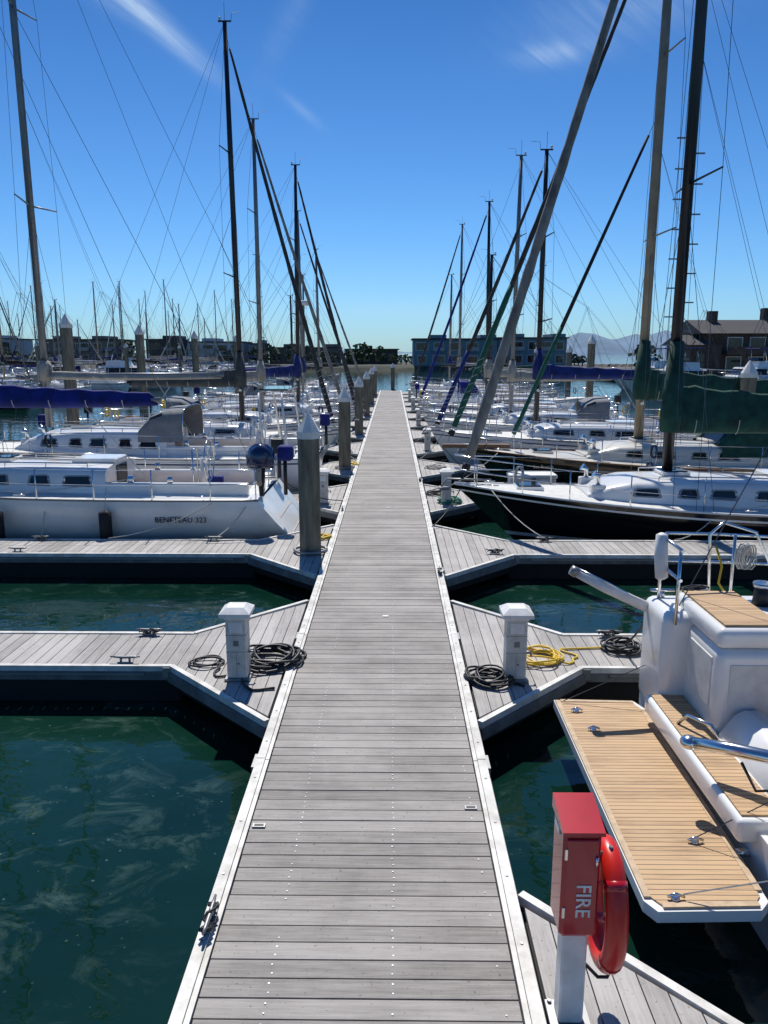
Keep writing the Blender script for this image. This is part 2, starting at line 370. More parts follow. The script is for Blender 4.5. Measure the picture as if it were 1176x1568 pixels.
    for k in range(W):
        u0 = .07+.80*k/W; u1 = u0+.80/W*(.62 if k % 2 == 0 else .45)
        for sg in (1, -1):
            q = [cpt(u, f, .012) for u, f in ((u0, .46), (u0+.006, .76), (u0+.014, .80), (u1-.014, .78), (u1-.006, .74), (u1, .48), (u1-.01, .43), (u0+.01, .42))]
            b.add([(x, sg*y, z) for x, y, z in q], [tuple(range(8)) if sg < 0 else tuple(range(8))[::-1]], M['darkglass'])
            q2 = [cpt(u, f, .006) for u, f in ((u0-.012, .38), (u0-.004, .80), (u0+.008, .86), (u1-.008, .84), (u1+.004, .78), (u1+.012, .40), (u1, .36), (u0, .34))]
            b.add([(x, sg*y, z) for x, y, z in q2], [tuple(range(8)) if sg < 0 else tuple(range(8))[::-1]], M['galv'])
    b.part('hatches')
    for t in ((ca+cb)/2+.04, (cb+.1)):
        z = (dz(t, 0)+(H*.98 if t < cb else 0.)); b.rbox(L*t-.25, L*t+.25, -.25, .25, z-.02, z+.07, M['darkglass'], .02)
        b.rbox(L*t-.29, L*t+.29, -.29, .29, z-.03, z+.045, m('cab'), .02)
    b.part('grab_rails')
    for sg in (1, -1):
        pts = [(L*(ca+(cb-ca)*u), sg*cw(u)*.72, dz(ca+(cb-ca)*u, cw(u))+chh(u)*1.03+.05) for u in (.1, .3, .5, .7)]
        b.tube(pts, .015, M['wood'] if not hi else M['steel'], 5)
        for q in pts: b.cyl((q[0], q[1], q[2]-.08), q, .012, M['wood'] if not hi else M['steel'], 4)
    mx = L*P['mt']; mz = dz(P['mt'], 0)+(H if P['mt'] < cb-.03 else 0); mh = P['mh']; mm = m('mast'); ln = P['lean']; mr = P['mr']
    def mp(z): return (mx-ln*(z-mz), 0, z)
    b.part('mast'); b.tube([mp(mz-.05), mp(mz+(mh-mz)*.7), mp(mh)], [mr, mr*.95, mr*.72], mm, 10, .72)
    b.cyl(mp(mh), (mp(mh)[0], 0, mh+.55), .006, M['wire'], 4); b.box(mp(mh)[0]-.2, mp(mh)[0]+.2, -.02, .02, mh, mh+.04, mm)
    b.tube([(mp(mh)[0]+.2, 0, mh+.02), (mp(mh)[0]+.22, 0, mh+.25), (mp(mh)[0]+.5, 0, mh+.27)], .007, M['black'], 4)
    b.ell((mp(mh)[0]-.15, 0, mh+.1), .04, .04, .06, M['whitep'], 8, 5)
    for k in (-1, 1): b.cyl((mp(mz+1)[0], k*(mr*.6), mz+1.0), (mp(mz+1)[0], k*(mr*.6+.12), mz+1.0), .05, M['steel'], 8)
    if P['steps']:
        for k in range(10):
            z = mz+1.2+k*.45*1.25
            b.box(mp(z)[0]+mr*.7, mp(z)[0]+mr+.16, -.02, .02, z+.28, z+.305, M['alu']); b.box(mp(z)[0]-mr-.16, mp(z)[0]-mr*.7, -.02, .02, z, z+.025, M['alu'])
    b.part('standing_rigging'); wr = P['wr']
    ch = hbf(P, P['mt'])-.08; cz = sheer(P, P['mt'])
    fr = [.52] if P['spr'] == 1 else [.38, .69]
    for sg in (1, -1):
        prev = (mx-.1, sg*ch, cz)
        for f in fr:
            z = mz+(mh-mz)*f; l = ch*(.80 if f < .6 else .62); tip = (mp(z)[0]-.18, sg*l, z+.06)
            b.part('mast'); b.cyl(mp(z), tip, .028, mm, 6, .018); b.part('standing_rigging')
            b.wire(prev, tip, r=wr); prev = tip
        b.wire(prev, mp(mh-.1), r=wr)
        b.wire((mx-.45, sg*ch, cz), mp(mz+(mh-mz)*fr[0]-.1), r=wr); b.wire((mx+.35, sg*ch, cz), mp(mz+(mh-mz)*fr[0]-.15), r=wr)
    if R.random() < .5 or P['nst'] < 12: b.wire((.1, .0, sheer(P, 0)+.05), mp(mh), r=wr)
    else:
        for sg in (1, -1): b.wire((.1, sg*.7, sheer(P, 0)), (mx*.35, 0, mz+(mh-mz)*.33), r=wr)
        b.wire((mx*.35, 0, mz+(mh-mz)*.33), mp(mh), r=wr)
    b.wire((mx-.2, .12, mz+.6), mp(mh-.3), r=wr*.8); b.wire((mx+.2, -.1, mz+.4), mp(mh-.3), r=wr*.8)
    if P['bl']: b.wire((mx-L*P['bl'], 0, mz+P['bz']+.2), mp(mh), r=wr)
    if P['bl'] and hi:
        for sg in (1, -1):
            q = mp(mz+(mh-mz)*.55); kk = (mx-L*P['bl']*.35, sg*.1, mz+P['bz']+2.2)
            b.wire(q, kk, r=wr*.7)
            for u in (.2, .5, .8): b.wire(kk, (mx-L*P['bl']*u, sg*.05, mz+P['bz']+.1), r=wr*.7)
    bow = Vector((L*.985+P['sprit'], 0, P['Fb']+.12+.12*P['sprit'])); top = Vector(mp(mh-.25))
    b.wire(bow, top, r=wr)
    if P['furl']:
        b.part('furled_headsail')
        pts = []; rr = []
        K = 40; f_ = P['fr']
        for i in range(K+1):
            u = .03+.93*i/K; pts.append(bow.lerp(top, u)-Vector((0,0,.12*math.sin(math.pi*u))))
            rr.append((.055*(1-u)**.6+.028)*f_*(1+.22*(R.random()-.5)))
        kk = int(K*(.30 if P['furluv'] else 0))
        if kk: b.tube(pts[:kk+1], [r*1.02 for r in rr[:kk+1]], m('furluv'), 8)
        b.tube(pts[kk:], rr[kk:], m('furl'), 8)
        b.cyl(bow.lerp(top, .012), bow.lerp(top, .022), .09, M['black'], 10)
        if hi:
            b.tube([bow.lerp(top, .05+.12*i/60)+Vector((.09*math.cos(i*.8)*.8, .09*math.sin(i*.8), -.03)) for i in range(61)], .009, M['rope'], 4)
    if P['inner']:
        q0 = Vector((L*.90, 0, P['Fb']+.15)); q1 = Vector(mp(mz+(mh-mz)*.60)); b.part('furled_staysail')
        pts = [q0.lerp(q1, .03+.9*i/16) for i in range(17)]
        b.tube(pts[:7], [.06*(1+.2*(R.random()-.5)) for _ in range(7)], m('furluv') if P['furluv'] else m('furl'), 8); b.tube(pts[6:], [.055-.002*i for i in range(11)], M['blk'], 8); b.wire(q0, q1, r=wr)
    if P['bl']:
        bl = L*P['bl']; bz = mz+P['bz']
        b.part('boom'); b.cyl((mx-.1, 0, bz), (mx-bl, 0, bz+.02), .06, mm, 8)
        b.wire((mx-bl*.6, 0, bz), (x1-.6, 0, zt+.1), r=.01, m=M['rope'])
        b.part('sail_cover'); rings = []
        K = 26; ch_ = P['coverh']
        for i in range(K+1):
            u = i/K; x = mx+.12-(bl+.05)*u; sg_ = .5+.5*math.sin(u*38)
            h = ch_*(1-.5*u)*(1+.07*(R.random()-.5)-.06*sg_); w = .14*(1-.35*u)*(1+.12*(R.random()-.5)+.10*sg_)
            if i == K: h *= .5; w *= .5
            zc_ = bz-.08+h*.5
            rings.append([(x, w*math.sin(a)*(1 if math.cos(a) < 0 else .55+.08*R.random()), zc_+h*.62*math.cos(a)-.03*math.sin(math.pi*u)) for a in [2*math.pi*j/14 for j in range(14)]])
        b.loft(rings, m('cover'), True, True)
        for u in (.1, .28, .46, .64, .82): b.tube([(mx-bl*u, .145*math.sin(a), bz-.06+ch_*.25+ch_*.42*math.cos(a)) for a in [math.pi*.55+math.pi*.9*j/6 for j in range(7)]], .009, M['rope'], 4)
        h = ch_*2.0
        b.tube([(mx+.0, 0, bz-.15), (mx, 0, bz+.25), (mx-.02, 0, bz+h)], [mr+.09, mr+.11, mr+.02], m('cover'), 10)
    if P['dodger']:
        b.part('dodger'); w = P['B']*.30; rings = []
        for i, (x, h) in enumerate([(x1+.75, .02), (x1+.45, .42), (x1+.1, .58), (x1-.45, .62)]):
            rings.append([(x, w*math.copysign(abs(math.cos(math.pi*j/14))**.6, math.cos(math.pi*j/14)), zc-.30+.28*min(1, math.sin(math.pi*j/14)*2.2)+h*math.sin(math.pi*j/14)**.4) for j in range(15)])
        b.loft(rings, m('dodger'), False, False)
        b.tube([(x+.005, y, z+.01) for x, y, z in rings[-1]], .014, M['steel'], 6)
        q = [rings[0][j] for j in (5, 9)]+[rings[1][j] for j in (9, 5)]
        b.add([(x+.015, y, z+.012) for x, y, z in q], [(0,1,2,3)], M['darkglass'])
        for sg in (2, -3):
            q = [rings[1][sg], rings[1][sg+1], rings[2][sg+1], rings[2][sg]]; o = .012 if sg > 0 else -.012
            b.add([(x, y+o, z+.006) for x, y, z in q], [(0,1,2,3)], M['darkglass'])
    if P['bimini']:
        b.part('bimini'); w = P['B']*.33; zb = zt+1.75; rings = []
        for x in (x0+.0, x0+.6, x0+1.3, x0+1.9):
            rings.append([(x, w*math.cos(math.pi*j/10), zb-.05+.2*math.sin(math.pi*j/10)) for j in range(11)])
            b.tube([(x0+1, w, zt)]+[(x, y, z-.015) for x, y, z in rings[-1]]+[(x0+1, -w, zt)], .013, M['steel'], 5)
        b.loft(rings, m('bimini'), False, False)
    if P['radar']:
        b.part('radar'); z = mz+(mh-mz)*.42; b.cyl((mp(z)[0]+.35, 0, z), (mp(z)[0]+.35, 0, z+.22), .27, M['whitep'], 16, .2); b.box(mx, mx+.35, -.04, .04, z-.05, z, mm)
    if P['rails']:
        b.part('lifelines')
        tt = [.10, .22, .34, .46, .58, .70, .80, .88]; up = .62
        sr = .013 if hi else .016
        for sg in (1, -1):
            pr = [(L*t, sg*(hbf(P, t)-.06), sheer(P, t)) for t in tt]
            for q in pr: b.cyl(q, (q[0], q[1], q[2]+up), sr, M['steel'], 5)
            for h in (.32, .61): b.tube([(x, y, z+h) for x, y, z in pr], .005 if hi else .007, M['steel'], 4)
        b.part('pulpit'); t = .88
        for h in (.62, .33):
            e = [(L*t, sg*(hbf(P, t)-.06), sheer(P, t)+h) for sg in (1, -1)]
            b.tube([e[0], (L*.96, hbf(P, .96), sheer(P, .96)+h), (L*1.0, .07, P['Fb']+h+.02), (L*1.0, -.07, P['Fb']+h+.02), (L*.96, -hbf(P, .96), sheer(P, .96)+h), e[1]], sr*1.1, M['steel'], 6)
        for sg in (1, -1): b.cyl((L*.96, sg*(hbf(P, .96)-.02), sheer(P, .96)), (L*.96, sg*hbf(P, .96), sheer(P, .96)+.62), sr, M['steel'], 5)
        b.part('pushpit')
        for h in (.62, .33):
            y = hbf(P, 0)-.06; y2 = hbf(P, .1)-.06; S = sheer(P, 0)+h
            b.tube([(L*.1, y2, sheer(P, .1)+h), (.12, y, S), (.05, y-.12, S), (.05, .25, S)], sr*1.1, M['steel'], 6)
            b.tube([(L*.1, -y2, sheer(P, .1)+h), (.12, -y, S), (.05, -y+.12, S), (.05, -.25, S)], sr*1.1, M['steel'], 6)
        for y in (hbf(P, 0)-.08, .25, -.25, -hbf(P, 0)+.08): b.cyl((.06, y, sheer(P, 0)), (.06, y, sheer(P, 0)+.62), sr, M['steel'], 5)
    if P['sprit']:
        b.part('bowsprit'); b.prism([(L*.9, .16), (L*.9, -.16), (L+P['sprit'], -.09), (L+P['sprit'], .09)], P['Fb']+.03, P['Fb']+.13, M['wood'])
        b.wire((L+P['sprit']-.02, 0, P['Fb']+.05), (L-.35, 0, .25), r=.01)
    b.part('anchor'); zb = P['Fb']+.1
    b.tube([(L*.93, 0, zb), (L+.15, 0, zb+.02), (L+.28, 0, zb-.16)], .02, M['galv'], 6); b.prism([(L+.1, 0), (L+.32, .13), (L+.32, -.13)], zb-.22, zb-.15, M['galv'])
    b.part('fenders')
    for k in range(P['fenders']):
        t = .28+.22*k
        for sg in (1, -1):
            y = sg*(hbf(P, t)+.12); S = sheer(P, t)
            b.tube([(L*t, y, S-.28), (L*t, y, S-.32), (L*t, y, S-.8), (L*t, y, S-.85)], [.03, .11, .11, .03], M['stripe'] if k % 2 else M['whitep'], 10); b.wire((L*t, y, S-.28), (L*t, sg*(hbf(P, t)-.06), S+.3), M['rope'], .008)
    if P['gear'] and P['nst'] > 10:
        b.part('deck_gear'); q = random.Random(int(P['mh']*100+L*10))
        for k in range(4):
            yy = (-.45, -.3, .3, .45)[k]
            b.tube([(mx-.15, yy*.3, mz+.08), (mx-.5, yy, mz+.06), (L*(ca+.04), yy*1.2, zc+.03)], .009, M[('rope', 'black', 'stripe', 'rope')[k]], 4)
        for sg in (1, -1):
            t = cb-.02; z = dz(t, .5)+H*.25
            b.rbox(L*t-.15, L*t+.15, sg*.5-.1, sg*.5+.1, z-.1, z+.12, m('cab'), .02); b.tube([(L*t, sg*.5, z+.1), (L*t, sg*.5, z+.28), (L*t+.10, sg*.5, z+.34)], [.05, .05, .085], M['steel'], 8)
        for t in (.02, .10, .58, .88):
            if q.random() < .8:
                sg = q.choice((1, -1)); b.hank((L*t+.05, sg*(hbf(P, t)-.06), sheer(P, t)+.42), .17, M[q.choice(('rope', 'black', 'rope', 'stripe', 'yellow'))], .013, q)
        y = -hbf(P, .02)+.3
        if q.random() < .75:
            z = sheer(P, 0)+.62; b.rbox(-.16, .12, y-.12, y+.12, z+.0, z+.34, M['black'] if q.random() < .6 else M['navy'], .04); b.cyl((-.05, y, z), (-.05, y, z-.55), .045, M['black'], 8)
        y = hbf(P, .02)-.35
        z = sheer(P, 0)+.48; b.tube([(.0, y+.2*math.cos(DR(a)), z+.22*math.sin(DR(a))) for a in range(-50, 231, 28)], .055, M[q.choice(('yellow', 'whitep', 'tan', 'whitep'))], 8)
        for k in range(3):
            xx = x0+.5+(x1-x0-.9)*q.random(); yy = q.uniform(-.6, .6)*yc; ss = q.uniform(.12, .25)
            b.rbox(xx-ss, xx+ss, yy-ss*.7, yy+ss*.7, fl+.01, fl+.2+q.random()*.45, M[q.choice(('navy', 'tan', 'grey', 'whitep', 'blk'))], .05)
        if hi:
            for sg in (1, -1): b.tube([(mx-.4, sg*(ch-.1), cz+.10), (L*.5, sg*(hbf(P, .5)*.8), dz(.5, 1)+.04), (x1+.2, sg*(yc+.1), zt+.2), (x1-.5, sg*(yc+.08), zt+.32)], .010, M['rope'], 5)
            b.tube([(L*t, -(hbf(P, t)-.10), sheer(P, t)+.05) for t in (.2, .3, .4, .5, .6, .7, .8, .9)], .008, M['stripe'], 4)
            for t in (.12, .5, .93):
                for sg in (1, -1): b.tube([(L*t-.12, sg*(hbf(P, t)-.1), sheer(P, t)+.09), (L*t+.12, sg*(hbf(P, t+.01)-.1), sheer(P, t)+.09)], .014, M['steel'], 6)
    return P

def rotM(x, y, rz): return Matrix.Translation((x, y, 0)) @ Matrix.Rotation(rz, 4, 'Z')
def place(kw, side, bow_in, xin, y, name='sailboat', single=False):
    """side -1 left / +1 right of the dock, xin = distance of nearest end from dock centre"""
    b = MB(); P = sailboat(b, **kw); L = P['L']
    if side < 0: loc, rz = ((-xin-L, y, 0), 0) if bow_in else ((-xin, y, 0), math.pi)
    else: loc, rz = ((xin+L, y, 0), math.pi) if bow_in else ((xin, y, 0), 0)
    e = b.obj(name, loc, rz, single)
    return e, P, rotM(loc[0], loc[1], rz)

# --- left row
e, P, pm = place(dict(L=9.3, B=3.35, tw=.86, Fs=1.08, Fb=1.25, dip=.02, rake=.5, srake=.85, scoop=True, c0=.04, mt=.70, cabx=.80, mh=14.2, cover='navy', bl=.46, bz=1.2, coverh=.46, wheel=True,
        stripe='white', boot='stripe', windows=4, cabh=.50, furl='sail', furluv='navy', fenders=0, nst=22), -1, False, 2.45, 16.25)
b = MB(); b.part('fender')
for x in (-7.45, -5.35):
    b.tube([(x, 14.45, .98), (x, 14.45, .93), (x, 14.45, .42), (x, 14.45, .36)], [.03, .12, .12, .04], M['blk'], 12); b.wire((x, 14.45, .98), (x, 14.62, 1.4), M['rope'], .008)
b.parts.pop('body'); f = b.obj('boat_fender')
TM = Matrix(((1,0,0,-3.95),(0,0,-1,16.25-hull_y(P, .16, .74)-.05),(0,1,0,.74),(0,0,0,1)))
text_obj('BENETEAU 323', .155, TM, M['black'], e, pm)
place(dict(L=11.6, B=3.7, tw=.8, Fs=1.25, Fb=1.5, mt=.645, mh=17., cover='tan', bl=.42, bz=1.35, coverh=.2, wheel=True, dodger='bimi', nst=20,
           furl='sail', mr=.10, windows=5, fenders=1, cabh=.58), -1, False, 1.8, 21.2)
b = MB(); b.part('arch')
for x in (-3.1, -2.5):
    b.tube([(x, 19.7, 1.2), (x-.15, 19.85, 2.7), (x-.2, 20.2, 2.95), (x-.2, 22.2, 2.95), (x-.15, 22.55, 2.7), (x, 22.7, 1.2)], .03, M['whitep'], 8)
b.part('panel'); b.box(-3.35, -2.55, 20.2, 22.2, 2.99, 3.02, M['darkglass']); b.box(-3.38, -2.52, 20.17, 22.23, 2.97, 2.989, M['alu']); del b.parts['body']
b.obj('boat_solar_arch', single=False)
place(dict(L=9.6, B=3.2, mt=.66, cabx=.74, mh=13.9, mast='blackmast', cover='grey', coverh=.5, furl='dkfurl', mr=.09, lean=.008, nst=18), -1, True, 1.65, 26.2)
place(dict(L=10.2, B=3.3, mt=.65, mh=12.5, mast='alu', cover='tan', furl='sailg', dodger='bimi'), -1, True, 1.5, 31.2)
place(dict(L=9.4, B=3.1, mt=.70, cabx=.78, mh=12.0, mast='blackmast', cover='royal', coverh=.45, furl='dkfurl', radar=True, lean=-.01), -1, True, 1.4, 36.2)
covers = ['tan', 'royal', 'grey', 'tan', 'blk', 'green', 'tan']
for i, y in enumerate((41.2, 46.2, 51.2, 56.2, 61.2, 66.2)):
    e_, _, _ = place(dict(L=8.4+R.random()*2.2, B=3.1, mt=.62+.05*R.random(), mh=[8.6, 11.8, 10.0, 11.0, 8.2, 10.2][i], mast=['alu', 'alu', 'blackmast', 'alu', 'blackmast', 'alu'][i], cover=covers[i], nst=12, wr=.007,
               furl=[None, 'dkfurl', None, 'sailg', None, None][i], dodger='bimi' if i % 2 else None, lean=R.uniform(-.012, .018)), -1, i not in (2, 4, 5), 1.4+.5*R.random(), y, single=True)
    e_.rotation_euler[0] = DR(R.uniform(-1, 1))
# --- right row
e, P, pm = place(dict(L=11.2, B=3.4, tw=.6, Fs=.85, Fb=1.2, dip=.16, rake=1.3, hull='blackhull', stripe='white', boot='white', rail='white', mt=.60, cabx=.76, cabh=.5, mh=16.5, mast='blackmast', mr=.12,
        cover='green', coverh=.85, bl=.44, bz=1.0, furl='sailg', fr=1.35, steps=True, windows=5, fenders=0, nst=22, wr=.006), 1, True, 1.5, 16.2)
e, P, pm = place(dict(L=11., B=3.5, tw=.6, Fs=1.0, Fb=1.35, dip=.15, rake=1.2, hull='greenhull', stripe='wood', boot='white', mt=.58, cabx=.72, mh=15.5, mast='tanmast', mr=.13, cab='cream', deck='cream',
        cover='green', coverh=.7, furl='dkfurl', furluv='uvgreen', inner=True, sprit=.75, windows=4, fenders=0, nst=20, wr=.006, dodger='green'), 1, True, 2.3, 21.2)
TM = Matrix(((1,0,0,4.15),(0,0,-1,21.2-hull_y(P, .80, 1.0)-.05),(0,1,0,1.0),(0,0,0,1)))
text_obj('Sea Breeze', .12, TM, M['teaktrim'], e, pm)
place(dict(L=10.4, B=3.3, mt=.66, mh=10.2, mast='blackmast', cover='royal', coverh=.42, bl=.42, bz=1.5, furl='dkfurl', furluv='royal'), 1, True, 1.5, 26.2)
place(dict(L=10.2, B=3.3, mt=.66, mh=11.2, mast='alu', cover='tan', furl=None, dodger='bimi', lean=.01), 1, True, 1.45, 31.2)
for i, y in enumerate((36.2, 41.2, 46.2, 51.2, 56.2, 61.2, 66.2)):
    e_, _, _ = place(dict(L=8.4+R.random()*2.2, B=3.1, mt=.62+.05*R.random(), mh=[8.2, 11.4, 8.8, 11.2, 12.6, 8.4, 10.2][i], mast=['blackmast', 'blackmast', 'alu', 'blackmast', 'alu', 'blackmast', 'alu'][i], cover=covers[-i], nst=12, wr=.007,
               furl=[None, 'navy', None, None, 'dkfurl', None, None][i], lean=R.uniform(-.012, .018), dodger='navy' if i == 3 else None), 1, i not in (2, 3, 5), 1.4+.5*R.random(), y, single=True)
    e_.rotation_euler[0] = DR(R.uniform(-1, 1))

# --- near right boat: modern stern with folding swim platform
b = MB(); b.part('hull')
X0 = 2.72
def stn(x, w, F):
    half = [(x, w, F), (x, w+.01, F*.7), (x, w*.99, .45), (x, w*.93, .12), (x, w*.6, -.2), (x, 0, -.32)]
    return [(a, 5.85+y, z) for a, y, z in half]+[(a, 5.85-y, z) for a, y, z in half[-2::-1]]
rings = [stn(X0+dx, w, F) for dx, w, F in ((0, 1.56, 1.30), (.3, 1.62, 1.40), (1.5, 1.75, 1.45), (3.5, 1.85, 1.5), (6, 1.75, 1.55), (8.5, 1.2, 1.62), (10.2, .45, 1.7), (10.9, .02, 1.75))]
b.loft(rings, M['white'], False, False)
b.prism([(X0-.002, 4.32), (X0+.06, 4.32), (X0+.06, 7.38), (X0-.002, 7.38)], -.2, .70, M['white'])
b.part('quarter_mouldings')
b.rbox(X0-.02, X0+1.9, 6.78, 7.46, .5, 1.58, M['white'], .10)
b.rbox(X0+.04, X0+1.9, 4.24, 4.80, .5, 1.28, M['white'], .12)
b.rbox(X0+.2, X0+.95, 6.1, 6.86, .70, 1.50, M['white'], .08)
b.part('helm_seat'); b.rbox(X0+.20, X0+.82, 6.13, 7.22, 1.50, 1.68, M['white'], .06)
b.box(X0+.27, X0+.75, 6.20, 7.15, 1.675, 1.70, M['teak'])
b.part('locker_door'); b.rbox(X0+.19, X0+.205, 6.22, 6.70, .95, 1.40, M['nonskid'], .005); b.rbox(X0+.3, X0+.85, 6.092, 6.102, .95, 1.38, M['nonskid'], .004); b.cyl((X0+.78, 6.09, 1.15), (X0+.78, 6.08, 1.15), .02, M['steel'], 8)
b.part('boarding_step'); b.rbox(X0-.14, X0+.24, 4.80, 6.85, .60, .78, M['white'], .04)
b.box(X0-.10, X0+.19, 4.86, 6.79, .775, .795, M['teak'])
b.part('transom_coaming')
b.loft([[(X0+.20, 4.78, .6), (X0+.22, 4.78, .80), (X0+.34, 4.78, .97), (X0+.42, 4.78, 1.01), (X0+.56, 4.78, 1.01), (X0+.58, 4.78, .85)], [(X0+.20, 6.02, .6), (X0+.22, 6.02, .80), (X0+.34, 6.02, .97), (X0+.42, 6.02, 1.01), (X0+.56, 6.02, 1.01), (X0+.58, 6.02, .85)],
        [(X0+.30, 6.10, .6), (X0+.32, 6.10, .78), (X0+.38, 6.10, .93), (X0+.44, 6.10, .97), (X0+.54, 6.10, .97), (X0+.56, 6.10, .85)]], M['white'], False, True, True)
b.part('cockpit_sole'); b.box(X0+.56, X0+4, 4.85, 6.85, .85, .90, M['teak'])
b.rbox(X0+1.05, X0+3.5, 6.2, 6.82, .9, 1.32, M['white'], .05); b.box(X0+1.12, X0+3.45, 6.28, 6.75, 1.315, 1.34, M['teakX'])
b.part('deck'); b.box(X0+1.9, X0+8, 4.3, 7.4, 1.38, 1.5, M['nonskid'])
b.part('swim_platform')
b.prism([(1.82, 7.28), (1.80, 4.36), (1.86, 4.26), (2.52, 4.28), (2.60, 4.36), (2.68, 7.10), (2.62, 7.26)], .42, .50, M['white'])
b.prism([(1.86, 7.24), (1.84, 4.40), (1.90, 4.31), (2.50, 4.33), (2.56, 4.40), (2.64, 7.06), (2.58, 7.22)], .50, .512, M['teak'])
for p, q in (((1.85, 7.25), (1.83, 4.38)), ((1.90, 4.305), (2.52, 4.325)), ((1.88, 7.245), (2.6, 7.215)), ((2.575, 4.45), (2.645, 7.05))): b.strip(p, q, .045, .50, .517, M['teaktrim'])
for x, y in ((1.98, 7.0), (2.05, 6.62), (2.35, 4.95), (2.0, 4.36)):
    b.cyl((x, y, .51), (x, y, .53), .03, M['steel'], 12); b.tube([(x-.05, y, .53), (x, y, .555), (x+.06, y, .53)], .010, M['steel'], 6)
b.part('platform_hinge')
for y in (4.9, 6.7): b.cyl((2.6, y, .47), (2.75, y, .47), .03, M['steel'], 8)
b.part('platform_strut'); b.tube([(2.50, 5.45, 1.02), (2.72, 5.30, 1.05), (3.4, 4.8, 1.12)], [.045, .05, .05], M['steel'], 12)
b.ell((2.47, 5.48, 1.01), .07, .07, .055, M['steel'], 12, 8); b.tube([(2.75, 5.2, 1.0), (2.8, 5.05, .86), (3.0, 4.95, .93)], .012, M['black'], 6)
b.tube([(2.66, 6.2, .80), (2.72, 6.15, .90), (2.84, 5.95, .91), (2.88, 5.9, .81)], .016, M['steel'], 8)
b.part('passerelle'); b.tube([(2.02, 7.42, 1.80), (2.3, 7.36, 1.66), (2.85, 7.28, 1.42)], [.045, .05, .055], M['whitep'], 8, .5)
b.tube([(2.02, 7.42, 1.80), (1.96, 7.43, 1.83)], [.055, .05], M['galv'], 8)
b.tube([(2.03, 7.42, 1.84), (2.3, 7.36, 1.72), (2.72, 7.30, 1.50)], .012, M['steel'], 6)
b.part('pushpit')
for h in (.62, .34):
    b.tube([(2.78, 6.7, 1.6+h*.98), (2.78, 7.2, 1.6+h), (2.86, 7.36, 1.6+h), (3.3, 7.42, 1.58+h), (4.6, 7.5, 1.5+h)], .016, M['steel'], 8)
for x, y in ((2.78, 6.75), (2.80, 7.28), (3.55, 7.40), (4.5, 7.47)): b.cyl((x, y, 1.5), (x, y, 2.2), .016, M['steel'], 8)
b.tube([(3.35, 7.42, 1.55), (3.30, 7.4, 2.2), (3.42, 7.4, 2.32), (3.75, 7.4, 2.22), (4.1, 7.42, 1.55)], .016, M['steel'], 8)
b.part('horseshoe_buoy'); b.tube([(2.74, 7.05, 1.84), (2.735, 7.06, 1.86), (2.73, 7.10, 2.05), (2.73, 7.12, 2.26), (2.73, 7.12, 2.28)], [.03, .06, .065, .055, .02], M['whitep'], 12)
b.part('winch'); b.cyl((3.72, 7.1, 1.58), (3.72, 7.1, 1.76), .085, M['black'], 14, .07); b.cyl((3.72, 7.1, 1.76), (3.72, 7.1, 1.80), .09, M['steel'], 14)
b.part('stern_cleat'); b.cyl((2.85, 7.33, 1.57), (2.85, 7.33, 1.64), .025, M['steel'], 8); b.cyl((2.73, 7.33, 1.65), (2.97, 7.33, 1.65), .018, M['steel'], 8)
b.part('lines')
for k in range(7):
    b.tube([(3.15+.14*math.cos(a+k), 7.30+.06*math.sin(a*1.3+k), 1.60+.015*k) for a in [i*.6 for i in range(11)]], .010, M['rope'] if k % 2 else M['black'], 5)
for k in range(2): b.hank((3.62+.05*k, 7.38, 1.98), .13, M['rope'], .008)
b.wire((2.85, 7.33, 1.65), (2.95, 8.75, .52), M['black'], .012, .1); b.wire((2.05, 4.36, .55), (4.4, 4.0, 1.3), M['rope'], .006)
b.wire((1.9, 7.2, .53), (3.7, 7.3, 1.35), M['wire'], .005); b.wire((2.35, 4.95, .55), (3.6, 4.7, 1.5), M['wire'], .005)
b.tube([(3.35, 7.36, 2.1), (3.40, 7.3, 1.9), (3.36, 7.25, 1.75), (3.45, 7.2, 1.60)], .012, M['yellow'], 6)
b.part('backstay'); b.wire((2.9, 7.0, 1.6), (8.8, 5.9, 16), r=.006); b.wire((2.9, 4.7, 1.3), (8.8, 5.8, 16), r=.006)
b.part('mast'); b.cyl((8.9, 5.85, 1.5), (8.9, 5.85, 17), .1, M['alu'], 10)
del b.parts['body']; b.obj('sailboat', single=False)

# ------------------------------------------------------------------ docks
b = MB(); b.part('planks')
y = -3.0; W = .138
while y < 73.4:
    j = (R.random()-.5)*.004
    b.box(-.885+R.random()*.004, .885-R.random()*.004, y+.005, y+W-.005, D-.035, D+j, M['deckX']); y += W
b.part('screws')
for k in range(int(26/W)):
    yy = -3+W*k+.001
    if yy < 1: continue
    for x in (-.51, .19, .80):
        for dy in (.035, .1):
            if R.random() < (.85 if x < .5 else .25):
                r = .0045+.003*R.random(); c = (x+(R.random()-.5)*.014, yy+dy)
                b.prism([(c[0]+r*math.cos(a), c[1]+r*math.sin(a)) for a in [i*math.pi/3 for i in range(6)]], D+.001, D+.0035, M['screw'])
b.part('edges')
for s in (-1, 1):
    y = -3
    while y < 73:
        y1 = min(73.5, y+3.05)
        b.box(min(s*.893, s*.925), max(s*.893, s*.925), y+.006, y1-.006, D-.06, D+.012, M['edge'])
        b.box(min(s*.927, s*1.0), max(s*.927, s*1.0), y+.006, y1-.006, D-.06, D+.028, M['edge'])
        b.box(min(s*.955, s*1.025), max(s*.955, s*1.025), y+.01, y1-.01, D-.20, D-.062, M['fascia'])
        b.box(min(s*1.0, s*1.03), max(s*1.0, s*1.03), y1-.12, y1+.10, D-.1, D+.01, M['galv'])
        k = y+.3
        while k < y1 and y < 30: b.cyl((s*.962, k, D+.027), (s*.962, k, D+.033), .011, M['galv'], 6); k += .61
        y = y1
b.part('floats')
y = -3
